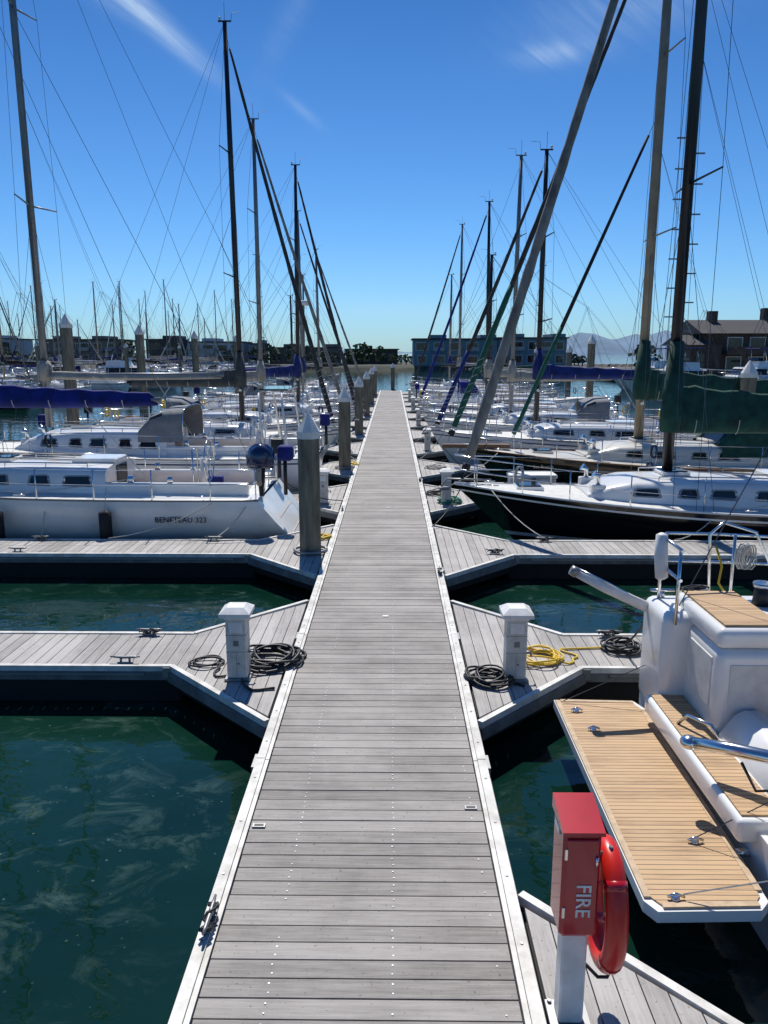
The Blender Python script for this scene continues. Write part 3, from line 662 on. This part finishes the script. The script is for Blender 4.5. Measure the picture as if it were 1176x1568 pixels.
while y < 73: b.rbox(-.93, .93, y+.1, min(73.4, y+2.9), -.35, D-.21, M['under'], .05); y += 3.05
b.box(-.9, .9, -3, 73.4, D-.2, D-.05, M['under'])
b.part('deck_hardware')
for x, y in ((-.82, 5.2), (.80, 5.45)): b.rbox(x-.05, x+.05, y-.025, y+.025, D+.002, D+.012, M['galv'], .004); b.box(x-.035, x+.035, y-.012, y+.012, D+.0125, D+.014, M['black'])
for y in (9.9, 17.3, 28): b.rbox(.05, .13, y, y+.05, D+.002, D+.010, M['screw'], .003)
del b.parts['body']
b.obj('main_dock', single=False)

def finger(yc, s, length=10.6, hw=.52, g=1.33):
    b = MB(); b.part('planks'); xe = 1.0+length; x = 1.035
    while x < xe:
        x2 = min(x+.138, xe)
        def ext(v): return max(0., g*(1-(v-1.0)/g))
        h0 = hw-.04+ext(x+.004)*.97; h1 = hw-.04+ext(x2-.004)*.97
        b.prism([(s*(x+.004), yc-h0), (s*(x2-.004), yc-h1), (s*(x2-.004), yc+h1), (s*(x+.004), yc+h0)], D-.035, D+(R.random()-.5)*.003, M['deckY'])
        x += .138
    b.part('edges')
    for t in (-1, 1):
        y = yc+t*hw
        b.strip((s*(1+g), y), (s*xe, y), .06, D-.05, D+.015, M['edge']); b.strip((s*(1+g), y+t*.012), (s*xe, y+t*.012), .06, D-.15, D-.052, M['fascia'])
        p, q = (s*1.03, y+t*g), (s*(1+g), y)
        b.strip(p, q, .06, D-.05, D+.017, M['edge']); b.strip((p[0], p[1]+t*.015), (q[0]+s*.02, q[1]+t*.015), .07, D-.17, D-.053, M['fascia'])
        b.prism([(s*(1+g)-.09, y-.01), (s*(1+g)+.09, y-.01), (s*(1+g)+.09, y+t*.05), (s*(1+g)-.09, y+t*.05)], D-.12, D-.0, M['galv'])
        b.strip((s*(1+g)+s*.3, y+t*.05), (s*xe-s*.3, y+t*.05), .025, D-.085, D-.06, M['galv'])
    b.strip((s*xe, yc-hw), (s*xe, yc+hw), .07, D-.07, D+.016, M['edge'])
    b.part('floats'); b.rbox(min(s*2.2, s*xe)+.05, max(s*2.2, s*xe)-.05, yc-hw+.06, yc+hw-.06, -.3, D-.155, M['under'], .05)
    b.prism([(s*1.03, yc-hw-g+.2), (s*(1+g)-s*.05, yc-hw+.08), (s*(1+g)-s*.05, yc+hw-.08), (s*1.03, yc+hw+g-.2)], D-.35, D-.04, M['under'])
    del b.parts['body']; b.obj('finger_dock', single=False)
FY = [8.73]+[13.7+5*i for i in range(12)]
for y in FY: finger(y, -1); finger(y, 1)
finger(2.62, 1, 3.2)

def cleat(x, y, ang, z=D):
    b = MB(); b.rbox(-.09, .09, -.03, .03, .0, .014, M['galv'], .005)
    for t in (-.05, .05): b.cyl((t, 0, .012), (t, 0, .06), .014, M['galv'], 8)
    b.tube([(-.17, 0, .072), (-.1, 0, .066), (0, 0, .062), (.1, 0, .066), (.17, 0, .072)], [.008, .014, .017, .014, .008], M['galv'], 8)
    if R.random() < .6:
        for k in range(4): b.tube([(-.13+.26*i/8, .035*math.sin(i*1.5+k), .03+.012*k+.02*math.sin(i+k)) for i in range(9)], .009, M['black'], 5)
    return b.obj('dock_cleat', (x, y, z+.015), ang)
for x, y in ((-2.88, 9.18), (-2.88, 8.28), (2.90, 9.18), (-3.2, 14.15), (3.05, 14.15), (-6.5, 14.15), (-6.5, 13.25), (2.0, 13.25), (3.5, 19.1)): cleat(x, y, 0)
for x, y in ((-.945, 4.15), (.945, 11.9), (-.945, 17.), (.945, 21)): cleat(x, y, math.pi/2, D+.014)

def coil(name, x, y, R0, n, m, r, seed, tail=None, z=D):
    b = MB(); pts = []
    k = 22
    for i in range(n*k):
        a = 2*math.pi*i/k; l = i/k
        rr = R0*(.70+.30*abs(math.sin(l*1.7+seed)))*(1+.10*math.sin(a*2+l*1.3))
        pts.append((x+rr*math.cos(a)+R0*.22*math.sin(l*2.9+seed), y+rr*.92*math.sin(a)+R0*.2*math.cos(l*2.3), z+r+.005+.9*r*min(l, 5)*(.5+.5*math.sin(a*1.0+l*5))+.003*l))
    if tail:
        t0 = Vector(pts[-1])
        for a in tail:
            a = Vector((a[0], a[1], z+r+.003))
            for j in range(1, 6):
                u = j/5; q = t0.lerp(a, u); q.x += .03*math.sin(u*6.28); q.z = max(q.z, z+r+.003) if j < 5 else a.z; pts.append(tuple(q))
            t0 = a
    b.tube(pts, r, m, 6); return b.obj(name)
coil('black_hose', -1.22, 8.35, .33, 10, M['black'], .016, 1, [(-1.6, 8.1), (-1.3, 7.55), (-1.06, 7.6)])
coil('black_hose', -1.95, 8.30, .18, 2, M['black'], .013, 5, [(-1.75, 7.9), (-1.55, 7.95)])
coil('black_hose', 1.24, 7.85, .22, 9, M['black'], .013, 2, [(1.5, 7.75), (1.6, 7.7)])
coil('yellow_hose', 1.88, 8.45, .25, 7, M['yellow'], .012, 3, [(2.2, 8.3), (2.35, 8.5), (2.2, 8.75), (2.8, 8.8)])
coil('black_hose', 2.95, 8.75, .20, 7, M['black'], .015, 4)
coil('yellow_hose', -1.22, 14.4, .2, 5, M['yellow'], .014, 6); coil('green_hose', 1.55, 18.0, .26, 9, M['grope'], .018, 7); coil('yellow_hose', -1.2, 24.2, .25, 6, M['yellow'], .016, 8)
coil('black_hose', 1.3, 19.1, .25, 6, M['black'], .016, 9); coil('white_hose', 1.5, 23.6, .3, 6, M['rope'], .016, 19)

def pedestal(x, y):
    b = MB(); b.part('base'); b.rbox(-.14, .14, -.14, .14, .0, .03, M['galv'], .008)
    b.part('body'); b.rbox(-.11, .11, -.11, .11, .03, .70, M['pedgrey'], .012)
    b.part('seams')
    for z in (.33, .52): b.box(-.112, .112, -.1125, .1125, z, z+.004, M['galv'])
    b.part('cap'); b.rbox(-.12, .12, -.12, .12, .695, .735, M['whitep'], .008)
    r0 = [(-.165, -.165, .735), (.165, -.165, .735), (.165, .165, .735), (-.165, .165, .735)]
    b.loft([r0, [(a, c, .775) for a, c, _ in r0], [(a*.55, c*.55, .83) for a, c, _ in r0]], M['whitep'], True, True, False)
    b.part('outlet_panels'); b.rbox(-.075, .075, -.119, -.109, .55, .67, M['whitep'], .004)
    b.box(-.004, .0, -.1115, -.1095, .05, .32, M['galv']); b.cyl((.02, -.109, .2), (.02, -.122, .2), .01, M['galv'], 8)
    b.rbox(-.03, .03, -.117, -.109, .40, .46, M['galv'], .003)
    b.part('tap'); b.tube([(.11, 0, .3), (.17, 0, .3), (.18, 0, .25)], .014, M['galv'], 6)
    b.obj('power_pedestal', (x, y, D), 0, False)
pedestal(-1.50, 7.93); pedestal(1.52, 7.93)
for y in (17.9, 27.9, 37.9, 47.9, 57.9): pedestal(1.45, y); pedestal(-1.45, y)

def piling(x, y, top, r=.19):
    b = MB(); b.part('shaft'); n = 8; A = [math.pi/8+i*math.pi/4 for i in range(n)]
    b.loft([[(r*1.04*math.cos(a), r*1.04*math.sin(a), z) for a in A] for z in (-2, D, top-.42)], M['pile'], True, True, False)
    b.part('tide_band'); b.loft([[(r*1.06*math.cos(a), r*1.06*math.sin(a), z) for a in A] for z in (-.2, .35)], M['under'], True, False, False)
    b.part('cap'); b.loft([[(k*r*math.cos(a), k*r*math.sin(a), z) for a in A] for k, z in ((1.12, top-.46), (1.12, top-.34), (.06, top))], M['cap'], True, True, False)
    b.part('pile_guide'); b.tube([(r*1.5*math.cos(a), r*1.5*math.sin(a), D+.05) for a in [i*math.pi/8 for i in range(17)]], .03, M['galv'], 6)
    del b.parts['body']; b.obj('dock_piling', (x, y, 0), 0, False)
for i, y in enumerate([13.35, 23.5, 33.6, 43.6, 53.6, 63.6]): piling(-1.28, y, 2.95)
piling(.2, 74.2, 3)
for y in (26, 36, 46, 58): piling(-11.4 if y > 30 else -10.6, y, 5.2)
for x, y, z in ((10.5, 41, 4.85), (9.7, 21, 3.75), (11.6, 51, 4.4), (11.5, 62, 4.4)): piling(x, y, z)

# fire extinguisher cabinet on post + life ring
fx = -.06
b = MB(); b.part('post'); b.rbox(1.125+fx, 1.255+fx, 3.46, 3.58, D+.015, D+.60, M['whitep'], .01); b.rbox(1.08+fx, 1.30+fx, 3.42, 3.62, D+.002, D+.016, M['galv'], .005)
for sx in (1.105+fx, 1.275+fx):
    for sy in (3.44, 3.6): b.cyl((sx, sy, D+.015), (sx, sy, D+.03), .012, M['galv'], 6)
b.part('cabinet'); b.rbox(1.095+fx, 1.285+fx, 3.42, 3.66, 1.02, 1.62, M['red'], .02)
b.part('sloped_lid'); b.loft([[(1.085+fx, 3.40, 1.615), (1.295+fx, 3.40, 1.615), (1.295+fx, 3.67, 1.615), (1.085+fx, 3.67, 1.615)], [(1.085+fx, 3.40, 1.635), (1.295+fx, 3.40, 1.635), (1.295+fx, 3.67, 1.69), (1.085+fx, 3.67, 1.69)]], M['red'], True, True, False)
b.part('door'); b.rbox(1.107+fx, 1.273+fx, 3.408, 3.424, 1.05, 1.59, M['red'], .006); b.cyl((1.26+fx, 3.404, 1.44), (1.26+fx, 3.404, 1.50), .008, M['steel'], 6)
for z in (1.15, 1.48): b.rbox(1.10+fx, 1.115+fx, 3.402, 3.412, z, z+.06, M['steel'], .003)
b.part('label'); b.box(1.086+fx, 1.0945+fx, 3.50, 3.60, 1.56, 1.60, M['whitep'])
b.part('hook'); b.tube([(1.285+fx, 3.55, 1.42), (1.36+fx, 3.55, 1.42), (1.37+fx, 3.55, 1.46)], .012, M['galv'], 6); b.tube([(1.25+fx, 3.52, .80), (1.33+fx, 3.5, .72), (1.38+fx, 3.5, .72), (1.4+fx, 3.5, .77)], .01, M['black'], 6)
b.part('life_ring'); K = 40
b.tube([(1.372+fx, 3.60+.225*math.cos(2*math.pi*i/K), 1.09+.31*math.sin(2*math.pi*i/K)) for i in range(K+1)], .058, M['redring'], 14)
for a in (45, 135, 225, 315):
    a = DR(a); c = Vector((1.372+fx, 3.60+.225*math.cos(a), 1.09+.31*math.sin(a))); t = Vector((0, -.225*math.sin(a), .31*math.cos(a))).normalized()
    b.cyl(c-t*.025, c+t*.025, .0605, M['red'], 14)
del b.parts['body']; e = b.obj('fire_extinguisher_cabinet', single=False)
text_obj('FIRE', .105, Matrix(((0,1,0,1.20+fx),(0,0,-1,3.4055),(-1,0,0,1.25),(0,0,0,1))), M['whitep'], e, Matrix.Identity(4), ext=.0015)
coil('black_hose', 1.33, 3.36, .05, 3, M['black'], .006, 12)

b = MB(); b.part('post'); b.cyl((-2.42, 15.1, 1.0), (-2.42, 15.1, 2.0), .02, M['steel'], 8); b.part('cover'); rings = []
for z, r in ((1.72, .20), (1.80, .235), (1.95, .24), (2.08, .20), (2.16, .11), (2.18, .02)):
    rings.append([(-2.42+r*1.15*math.cos(a)*(1+.10*math.sin(a*5+z*9)), 15.1+r*.8*math.sin(a)*(1+.10*math.sin(a*5+z*9)), z+.02*math.sin(a*3)) for a in [2*math.pi*j/20 for j in range(20)]])
b.loft(rings, M['bluehull'], True, True); b.part('straps'); b.tube([(-2.42, 15.08, 1.75), (-2.42, 15.08, 1.5), (-2.43, 15.08, 1.15)], [.09, .07, .04], M['blk'], 8)
b.part('outboard_cover'); b.rbox(-2.15, -1.82, 15.35, 15.62, 1.80, 2.12, M['navy'], .09); b.cyl((-2.0, 15.5, 1.8), (-2.0, 15.5, 1.1), .04, M['black'], 8)
del b.parts['body']; b.obj('covered_boat_grill', single=False)

b = MB()
for p, q in (((-2.6, 14.9, 1.15), (-3.2, 14.15, .5)), ((-6.6, 14.7, 1.1), (-6.5, 14.15, .5)), ((-2.3, 17.2, 1.1), (-1.0, 18.0, .5)), ((2.2, 15.9, 1.2), (3.05, 14.15, .52)), ((1.7, 16.2, 1.25), (.98, 15.2, .5)),
             ((3, 20.6, 1.3), (1.3, 19.3, .5)), ((6.5, 14.7, .9), (5.5, 14.15, .5)), ((-1.9, 26, 1.3), (-1, 25, .5)), ((1.9, 26, 1.3), (1, 25, .5)), ((2.0, 31, 1.3), (1, 30, .5)), ((-3.3, 14.6, 1.1), (-5.2, 14.15, .5))):
    b.wire(p, q, M['rope'] if R.random() < .6 else M['black'], .011, .12)
b.obj('mooring_lines')
for x, y in ((3.6, 18.75), (-3.4, 18.75), (4.0, 28.75), (-3.2, 33.7)):
    b = MB(); b.part('box'); b.rbox(-.55, .55, -.28, .28, 0, .5, M['whitep'], .04); b.part('lid'); b.rbox(-.58, .58, -.31, .31, .5, .6, M['cap'], .04); b.part('latch'); b.rbox(-.05, .05, -.32, -.30, .42, .54, M['galv'], .005)
    del b.parts['body']; b.obj('dock_box', (x, y, D), 0, False)

# ------------------------------------------------------------------ far marina
variants = []
for i in range(10):
    b = MB(); q = random.Random(50+i)
    sailboat(b, L=8.5+q.random()*3, B=3.2, mh=[10, 11.7, 13.4, 9.2, 12.4, 14.6, 11.0, 12.6, 8.6, 10.8][i], mast=['alu', 'alu', 'blackmast', 'alu', 'tanmast', 'alu', 'blackmast', 'alu', 'alu', 'alu'][i], cover=['royal', 'navy', 'tan', 'green', 'blk', 'tan', 'grey', 'tan', 'sail', 'royal'][i],
             furl=['sail', None, 'navy', 'sail', None, 'sail', None, 'sailg', 'sail', None][i], hull='white' if i not in (3, 6) else 'bluehull', dodger=['navy', None, 'blk', 'green', 'tan', None, 'navy', 'blk', None, 'bimi'][i],
             bimini='navy' if i in (0, 5) else None, nst=10, wr=.008, fenders=1, mr=.085, spr=1+(i % 2), windows=3)
    variants.append(b.mesh('far_sailboat'))
def inst(x, y, rz):
    o = bpy.data.objects.new('sailboat', R.choice(variants)); scene.collection.objects.link(o); o.location = (x, y, 0); o.rotation_euler = (DR(R.uniform(-1.2, 1.2)), 0, rz+DR(R.uniform(-2, 2))); k = R.uniform(.9, 1.08); o.scale = (k, k, k)
def walkway(x, y0, y1):
    b = MB(); b.box(x-1, x+1, y0, y1, .1, D, M['fascia']); b.box(x-1.05, x+1.05, y0, y1, D+.002, D+.03, M['edge'])
    y = y0
    while y < y1: b.box(x-11, x+11, y-.4, y+.4, .1, D-.02, M['fascia']); y += 10
    b.obj('far_dock')
for k, xd in enumerate((-38, -74, -110, -146)):
    ya = 30+25*k; yb = 165
    walkway(xd, ya, yb); y = ya+2
    while y < yb:
        for s in (-1, 1):
            if R.random() < .74:
                if R.random() < .5: inst(xd+s*1.5, y+R.random()*.5, 0 if s > 0 else math.pi)
                else: inst(xd+s*12, y+R.random()*.5, math.pi if s > 0 else 0)
        y += 4.9+1.6*(k > 0)
for x, y in ((-27, 60), (-27, 80), (-27, 100), (-49, 90), (-49, 120), (-85, 150)): piling(x, y, 4.9)

def motorboat(x, y, rz, hullc='white', L=10.5):
    b = MB(); P = dict(DEF); P.update(L=L, B=3.6, tw=.92, Fs=1.1, Fb=1.8, dip=0, rake=1.6)
    b.part('hull'); rings = []
    for i in range(15):
        t = i/14; S = sheer(P, t); K = keel(t)
        half = [(hx(P, t, z), hull_y(P, t, z), z) for z in (S, S-.1, S-.2, .5*S, .2, .1, K)]
        rings.append(half+[(a, -c, z) for a, c, z in half[-2::-1]])
    b.loft(rings, M[hullc], False, False, True, lambda i, j: M['stripe'] if min(j, 11-j) == 1 else M[hullc]); b.add(rings[0], [list(range(13))[::-1]], M[hullc])
    b.part('deck'); b.add([(r[0][0], r[0][1], r[0][2]) for r in rings]+[(r[-1][0], r[-1][1], r[-1][2]) for r in rings[::-1]], [list(range(30))[::-1]], M['nonskid'])
    def blk(x0, x1, w, z0, z1, s0, s1, m):
        b.loft([[(x0, -w, z0), (x1, -w*.9, z0), (x1, w*.9, z0), (x0, w, z0)], [(x0+s0, -w*.9, z1), (x1-s1, -w*.75, z1), (x1-s1, w*.75, z1), (x0+s0, w*.9, z1)]], m, True, True, False)
    b.part('cabin'); blk(L*.28, L*.70, 1.4, 1.2, 1.75, .0, .4, M['white']); blk(L*.30, L*.64, 1.33, 1.75, 2.35, .05, .6, M['darkglass']); blk(L*.24, L*.60, 1.4, 2.35, 2.5, 0, .1, M['white'])
    for xx in (.32, .42, .52):
        for s in (-1, 1): b.cyl((L*xx, s*1.32, 1.75), (L*xx+.03, s*1.22, 2.36), .04, M['white'], 6)
    b.part('flybridge'); blk(L*.30, L*.50, 1.2, 2.5, 3.1, 0, .3, M['white']); blk(L*.44, L*.49, 1.0, 3.1, 3.4, .1, .1, M['darkglass'])
    for s in (-1, 1): b.cyl((L*.3, s, 3.1), (L*.33, s, 4.3), .025, M['steel'], 5); b.cyl((L*.45, s, 3.1), (L*.45, s, 4.3), .025, M['steel'], 5)
    b.rbox(L*.26, L*.50, -1.15, 1.15, 4.3, 4.38, M['navy'], .03)
    b.part('rails'); b.tube([(L*t, s*hbf(P, t)*.95, sheer(P, t)+.6) for s, tt in ((1, (.5, .65, .8, .9, .98)), (-1, (.98, .9, .8, .65, .5))) for t in tt], .02, M['steel'], 5)
    for t in (.5, .65, .8, .9):
        for s in (-1, 1): b.cyl((L*t, s*hbf(P, t)*.95, sheer(P, t)), (L*t, s*hbf(P, t)*.95, sheer(P, t)+.6), .015, M['steel'], 4)
    del b.parts['body']; b.obj('motorboat', (x, y, 0), rz, False)
motorboat(30, 72, DR(200)); motorboat(37, 62, DR(175), 'bluehull', 11); motorboat(42, 80, DR(190), 'white', 12); motorboat(-60, 58, DR(10)); motorboat(-34, 84, DR(4), L=12)
motorboat(32, 84, DR(185), 'white', 9)
walkway(52, 50, 110)
for y in (56, 66, 76, 88): inst(39, y, 0)
inst(27.5, 92, 0)

# ------------------------------------------------------------------ shore, buildings, hills
def building(x0, x1, y, dp, h, m, st=2, base=1.0, seed=0):
    q = random.Random(seed); b = MB(); b.part('walls'); b.box(x0, x1, y, y+dp, base-.5, base+h, m)
    b.part('roof'); b.box(x0-.4, x1+.4, y-.5, y+dp+.4, base+h, base+h+.3, M['roof'])
    n = max(2, int((x1-x0)/3.2)); w = (x1-x0)/n
    for k in range(n):
        if k % 3 == 1: b.part('roof'); b.box(x0+k*w, x0+(k+1)*w-.1, y+1, y+dp-1, base+h+.3, base+h+1.1, m)
        for f in range(st):
            z = base+.6+f*h/st; ww = w*q.uniform(.45, .75); xa = x0+k*w+(w-ww)/2
            b.part('window_frames'); b.box(xa-.1, xa+ww+.1, y-.06, y-.003, z-.1, z+h/st*.55+.1, M['whitep'] if seed % 2 else M['bldB'])
            b.part('windows'); b.box(xa, xa+ww, y-.09, y-.063, z, z+h/st*.55, M['darkglass'])
            if f and k % 2: b.part('balconies'); b.box(xa-.3, xa+ww+.3, y-1.1, y-.1, z-.35, z-.2, m); b.box(xa-.3, xa+ww+.3, y-1.1, y-1.05, z-.2, z+.6, M['galv'])
    del b.parts['body']; b.obj('apartment_building' if x1-x0 > 14 else 'waterfront_house', single=False)
building(5, 24, 180, 14, 5.8, M['bldA'], 2, seed=1); building(24.5, 40.5, 183, 14, 6.1, M['bldA'], 2, seed=3)
building(-12, 1.5, 205, 12, 3.6, M['bldB'], 1, seed=2); building(-32, -14, 205, 12, 4.0, M['bldD'], 1, seed=4)
building(-52, -38, 200, 12, 5.4, M['bldC'], 2, seed=5); building(-62, -54, 198, 10, 6, M['bldB'], 2, seed=6)
building(-90, -70, 200, 12, 6.0, M['bldD'], 2, seed=7); building(-118, -97, 200, 12, 6.2, M['bldC'], 2, seed=8); building(-36.5, -33, 202, 8, 5, M['bldA'], 2, seed=9)
building(-150, -122, 205, 12, 7, M['bldA'], 2, seed=10)
b = MB(); hx0, hx1, hy, hz = 34.5, 48., 92., 1.2
b.part('walls'); b.box(hx0+2, hx1, hy, hy+9, .4, hz+4.9, M['brown']); b.box(hx0, hx0+3.5, hy-1, hy+7, .4, hz+3.6, M['brown'])
b.part('roof'); b.loft([[(x, hy-.8, hz+4.9), (x, hy+4.5, hz+6.6), (x, hy+9.8, hz+4.9)] for x in (hx0+1.2, hx1+.6)], M['roof'], True, True, False)
b.loft([[(x, hy-1.6, hz+3.6), (x, hy+3, hz+4.8), (x, hy+7.6, hz+3.6)] for x in (hx0-.6, hx0+2.2)], M['roof'], True, True, False)
b.part('chimney'); b.box(hx0+3.6, hx0+4.6, hy+3.5, hy+4.5, hz+5, hz+7.6, M['brown']); b.box(hx1-3, hx1-2, hy+4.5, hy+5.5, hz+5, hz+8, M['brown'])
for x, z in ((hx0+4.6, .8), (hx0+7.2, .8), (hx0+10, .8), (hx0+4.6, 3.0), (hx0+7.2, 3.0), (hx0+10, 3.0)):
    b.part('window_frames'); b.box(x-.1, x+1.7, hy-.06, hy-.003, hz+z-.1, hz+z+1.5, M['whitep']); b.part('windows'); b.box(x, x+1.6, hy-.09, hy-.063, hz+z, hz+z+1.4, M['darkglass'])
b.part('windows'); b.box(hx0+.6, hx0+1.6, hy-1.09, hy-1.003, hz+1, hz+2.6, M['darkglass'])
b.part('balcony'); b.box(hx0+4, hx1, hy-1.5, hy-.1, hz+2.5, hz+2.65, M['brown']); b.box(hx0+4, hx1, hy-1.5, hy-1.45, hz+2.65, hz+3.4, M['brown'])
del b.parts['body']; b.obj('shingled_house', single=False)

def landstrip(name, x0, x1, y0, y1, h, m, n=90, am=.3):
    b = MB(); rings = []
    for i in range(n+1):
        x = x0+(x1-x0)*i/n; k = lambda a: am*(R.random()-.5)
        rings.append([(x, y0-1.5*h+k(0), -.3), (x, y0+k(0)*2, h*.6+k(0)), (x, y0+1.5, h+k(0)*.5), (x, y1, h), (x, y1+3, -.3)])
    b.loft(rings, m, False, False, False); b.obj(name)
landstrip('shore_ground', -400, 43, 176, 260, .95, M['land']); landstrip('breakwater', 30, 170, 205, 212, .9, M['rock'], 160, .9); landstrip('house_ground', 33, 140, 89, 160, 1.1, M['rock'], 120, .6)

def foliage(name, pts, seed):
    b = MB(); q = random.Random(seed)
    for (x, y, z0, r, h) in pts:
        b.tube([(x, y, z0-.3), (x+.1, y, z0+h*.5)], [.18, .1], M['brown'], 6)
        for k in range(150):
            a = q.random()*6.28; u = q.random()**.5; zz = q.random(); rr = r*u*math.sin(math.pi*min(.98, max(.1, zz*.9+.08)))**.6*(.8+.4*q.random())
            c = Vector((x+rr*math.cos(a), y+rr*math.sin(a), z0+h*(.25+.75*zz))); s = q.uniform(.15, .4)*r*.35+.1
            d = Vector((q.uniform(-1,1), q.uniform(-1,1), q.uniform(-1,1))).normalized(); e_ = d.orthogonal().normalized(); g_ = d.cross(e_)
            b.add([c+e_*s, c+g_*s, c-e_*s*.8, c-g_*s*.9], [(0,1,2,3)], M['leaf'])
    b.obj(name)
q = random.Random(5)
foliage('distant_trees', [(x, 197+q.random()*6, .9, 1.6+q.random()*2, 3.2+q.random()*3.4) for x in [-140+i*4.7+q.random()*3 for i in range(30)]]+[(43+i*1.0, 190, .9, 1.2, 1.8+q.random()) for i in range(4)]+[(1+i*1.3, 200, .9, 1.1, 1.6+q.random()) for i in range(5)], 3)
foliage('distant_trees', [(x, 100+q.random()*6, 1.1, 2., 3.+q.random()*2) for x in (33.5, 47, 50, 54, 60, 66)], 9)

def ridge(name, x0, x1, y, h, seed, m):
    b = MB(); n = 90; rings = []
    for i in range(n+1):
        u = i/n; x = x0+(x1-x0)*u
        z = h*(math.sin(math.pi*u)**.8)*(.75+.5*noise.noise(Vector((u*5, seed, 0)))+.12*noise.noise(Vector((u*22, seed, 3))))
        rings.append([(x, y, -2), (x, y+150, z*.55), (x, y+400, max(z, .5)), (x, y+1200, z*.5)])
    b.loft(rings, m, False, False, True); b.obj(name)
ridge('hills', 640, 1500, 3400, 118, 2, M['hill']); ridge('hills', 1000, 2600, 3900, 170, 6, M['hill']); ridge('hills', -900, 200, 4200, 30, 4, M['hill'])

b = MB(); b.add([(-9000,-600,0),(9000,-600,0),(9000,12000,0),(-9000,12000,0)], [(0,1,2,3)], M['water']); b.obj('water')

# ------------------------------------------------------------------ sky, sun, camera
EL, AZ = DR(56), DR(-6)   # azimuth measured from +Y toward +X
w = bpy.data.worlds.new('World'); scene.world = w; w.use_nodes = True
N, L = w.node_tree.nodes, w.node_tree.links; bg = N['Background']
sky = N.new('ShaderNodeTexSky'); sky.sky_type = 'NISHITA'; sky.sun_disc = False; sky.sun_elevation = EL; sky.sun_rotation = AZ
sky.air_density = 1.0; sky.dust_density = .3; sky.ozone_density = 2.0
tc = N.new('ShaderNodeTexCoord'); sp = N.new('ShaderNodeSeparateXYZ'); L.new(tc.outputs['Generated'], sp.inputs[0])
rp = N.new('ShaderNodeValToRGB'); L.new(sp.outputs['Z'], rp.inputs[0]); cr = rp.color_ramp
cr.elements[0].position = 0; cr.elements[0].color = (.40, .66, 1.0, 1)
cr.elements[1].position = .6; cr.elements[1].color = (.20, .44, .75, 1)
for p_, c_ in ((.06, (.40, .67, 1.0, 1)), (.16, (.31, .60, .94, 1)), (.38, (.17, .42, .74, 1))):
    e_ = cr.elements.new(p_); e_.color = c_
ml = N.new('ShaderNodeMix'); ml.data_type = 'RGBA'; ml.blend_type = 'MULTIPLY'; ml.inputs[0].default_value = 1
L.new(sky.outputs[0], ml.inputs[6]); L.new(rp.outputs[0], ml.inputs[7])
def mth(op, a, b_=None, c=None):
    n = N.new('ShaderNodeMath'); n.operation = op
    for i, v in enumerate((a, b_, c)):
        if v is None: continue
        if isinstance(v, (int, float)): n.inputs[i].default_value = v
        else: L.new(v, n.inputs[i])
    return n.outputs[0]
ym = mth('MAXIMUM', sp.outputs['Y'], .05)
U = mth('DIVIDE', sp.outputs['X'], ym); V = mth('DIVIDE', sp.outputs['Z'], ym)
def blob(u0, v0, ang, lu, lv, amp):
    du = mth('SUBTRACT', U, u0); dv = mth('SUBTRACT', V, v0); c, s = math.cos(ang), math.sin(ang)
    a = mth('DIVIDE', mth('ADD', mth('MULTIPLY', du, c), mth('MULTIPLY', dv, s)), lu)
    bb = mth('DIVIDE', mth('SUBTRACT', mth('MULTIPLY', dv, c), mth('MULTIPLY', du, s)), lv)
    r = mth('ADD', mth('MULTIPLY', a, a), mth('MULTIPLY', bb, bb))
    return mth('MULTIPLY', mth('EXPONENT', mth('MULTIPLY', r, -1.)), amp)
mask = blob(-.275, .375, DR(-40), .07, .010, .5)
for a in (blob(-.33, .42, DR(-35), .05, .02, .3), blob(.19, .345, DR(5), .040, .012, .28), blob(-.11, .285, DR(-40), .03, .006, .12), blob(.28, .40, DR(15), .12, .04, .15), blob(-.10, .42, DR(60), .10, .015, .08), blob(.02, .05, 0, .10, .012, .12)): mask = mth('ADD', mask, a)
mp = N.new('ShaderNodeCombineXYZ'); L.new(mth('ADD', mth('MULTIPLY', U, 9), mth('MULTIPLY', V, 7)), mp.inputs[0]); L.new(mth('ADD', mth('MULTIPLY', U, 18), mth('MULTIPLY', V, 26)), mp.inputs[1])
cn = N.new('ShaderNodeTexNoise'); cn.inputs['Scale'].default_value = 2.2; cn.inputs['Detail'].default_value = 8; cn.inputs['Roughness'].default_value = .65; cn.inputs['Distortion'].default_value = .6
L.new(mp.outputs[0], cn.inputs['Vector'])
cl = mth('MULTIPLY', mask, mth('MULTIPLY_ADD', cn.outputs['Fac'], 3.0, -.55))
cl = mth('MAXIMUM', cl, 0.)
mx = N.new('ShaderNodeMix'); mx.data_type = 'RGBA'; mx.clamp_factor = True; L.new(cl, mx.inputs[0]); L.new(ml.outputs[2], mx.inputs[6]); mx.inputs[7].default_value = (5.0, 6.4, 8.0, 1)
L.new(mx.outputs[2], bg.inputs['Color']); bg.inputs['Strength'].default_value = .12

sl = bpy.data.lights.new('sun', 'SUN'); sl.energy = 5.0; sl.angle = DR(.5); sl.color = (1, .965, .91)
so = bpy.data.objects.new('sun', sl); scene.collection.objects.link(so)
dirv = Vector((math.sin(AZ)*math.cos(EL), math.cos(AZ)*math.cos(EL), math.sin(EL)))
so.rotation_euler = dirv.to_track_quat('Z', 'Y').to_euler(); so.location = dirv*50

cd = bpy.data.cameras.new('camera'); cam = bpy.data.objects.new('camera', cd); scene.collection.objects.link(cam)
cam.location = (.18, 0, 3.95); cam.rotation_euler = (DR(90-11.7), 0, DR(.63))
cd.sensor_fit = 'VERTICAL'; cd.sensor_height = 24; cd.lens = 24*1180/1568; cd.clip_start = .05; cd.clip_end = 20000
scene.camera = cam
scene.view_settings.view_transform = 'Standard'; scene.view_settings.look = 'None'; scene.view_settings.exposure = 0
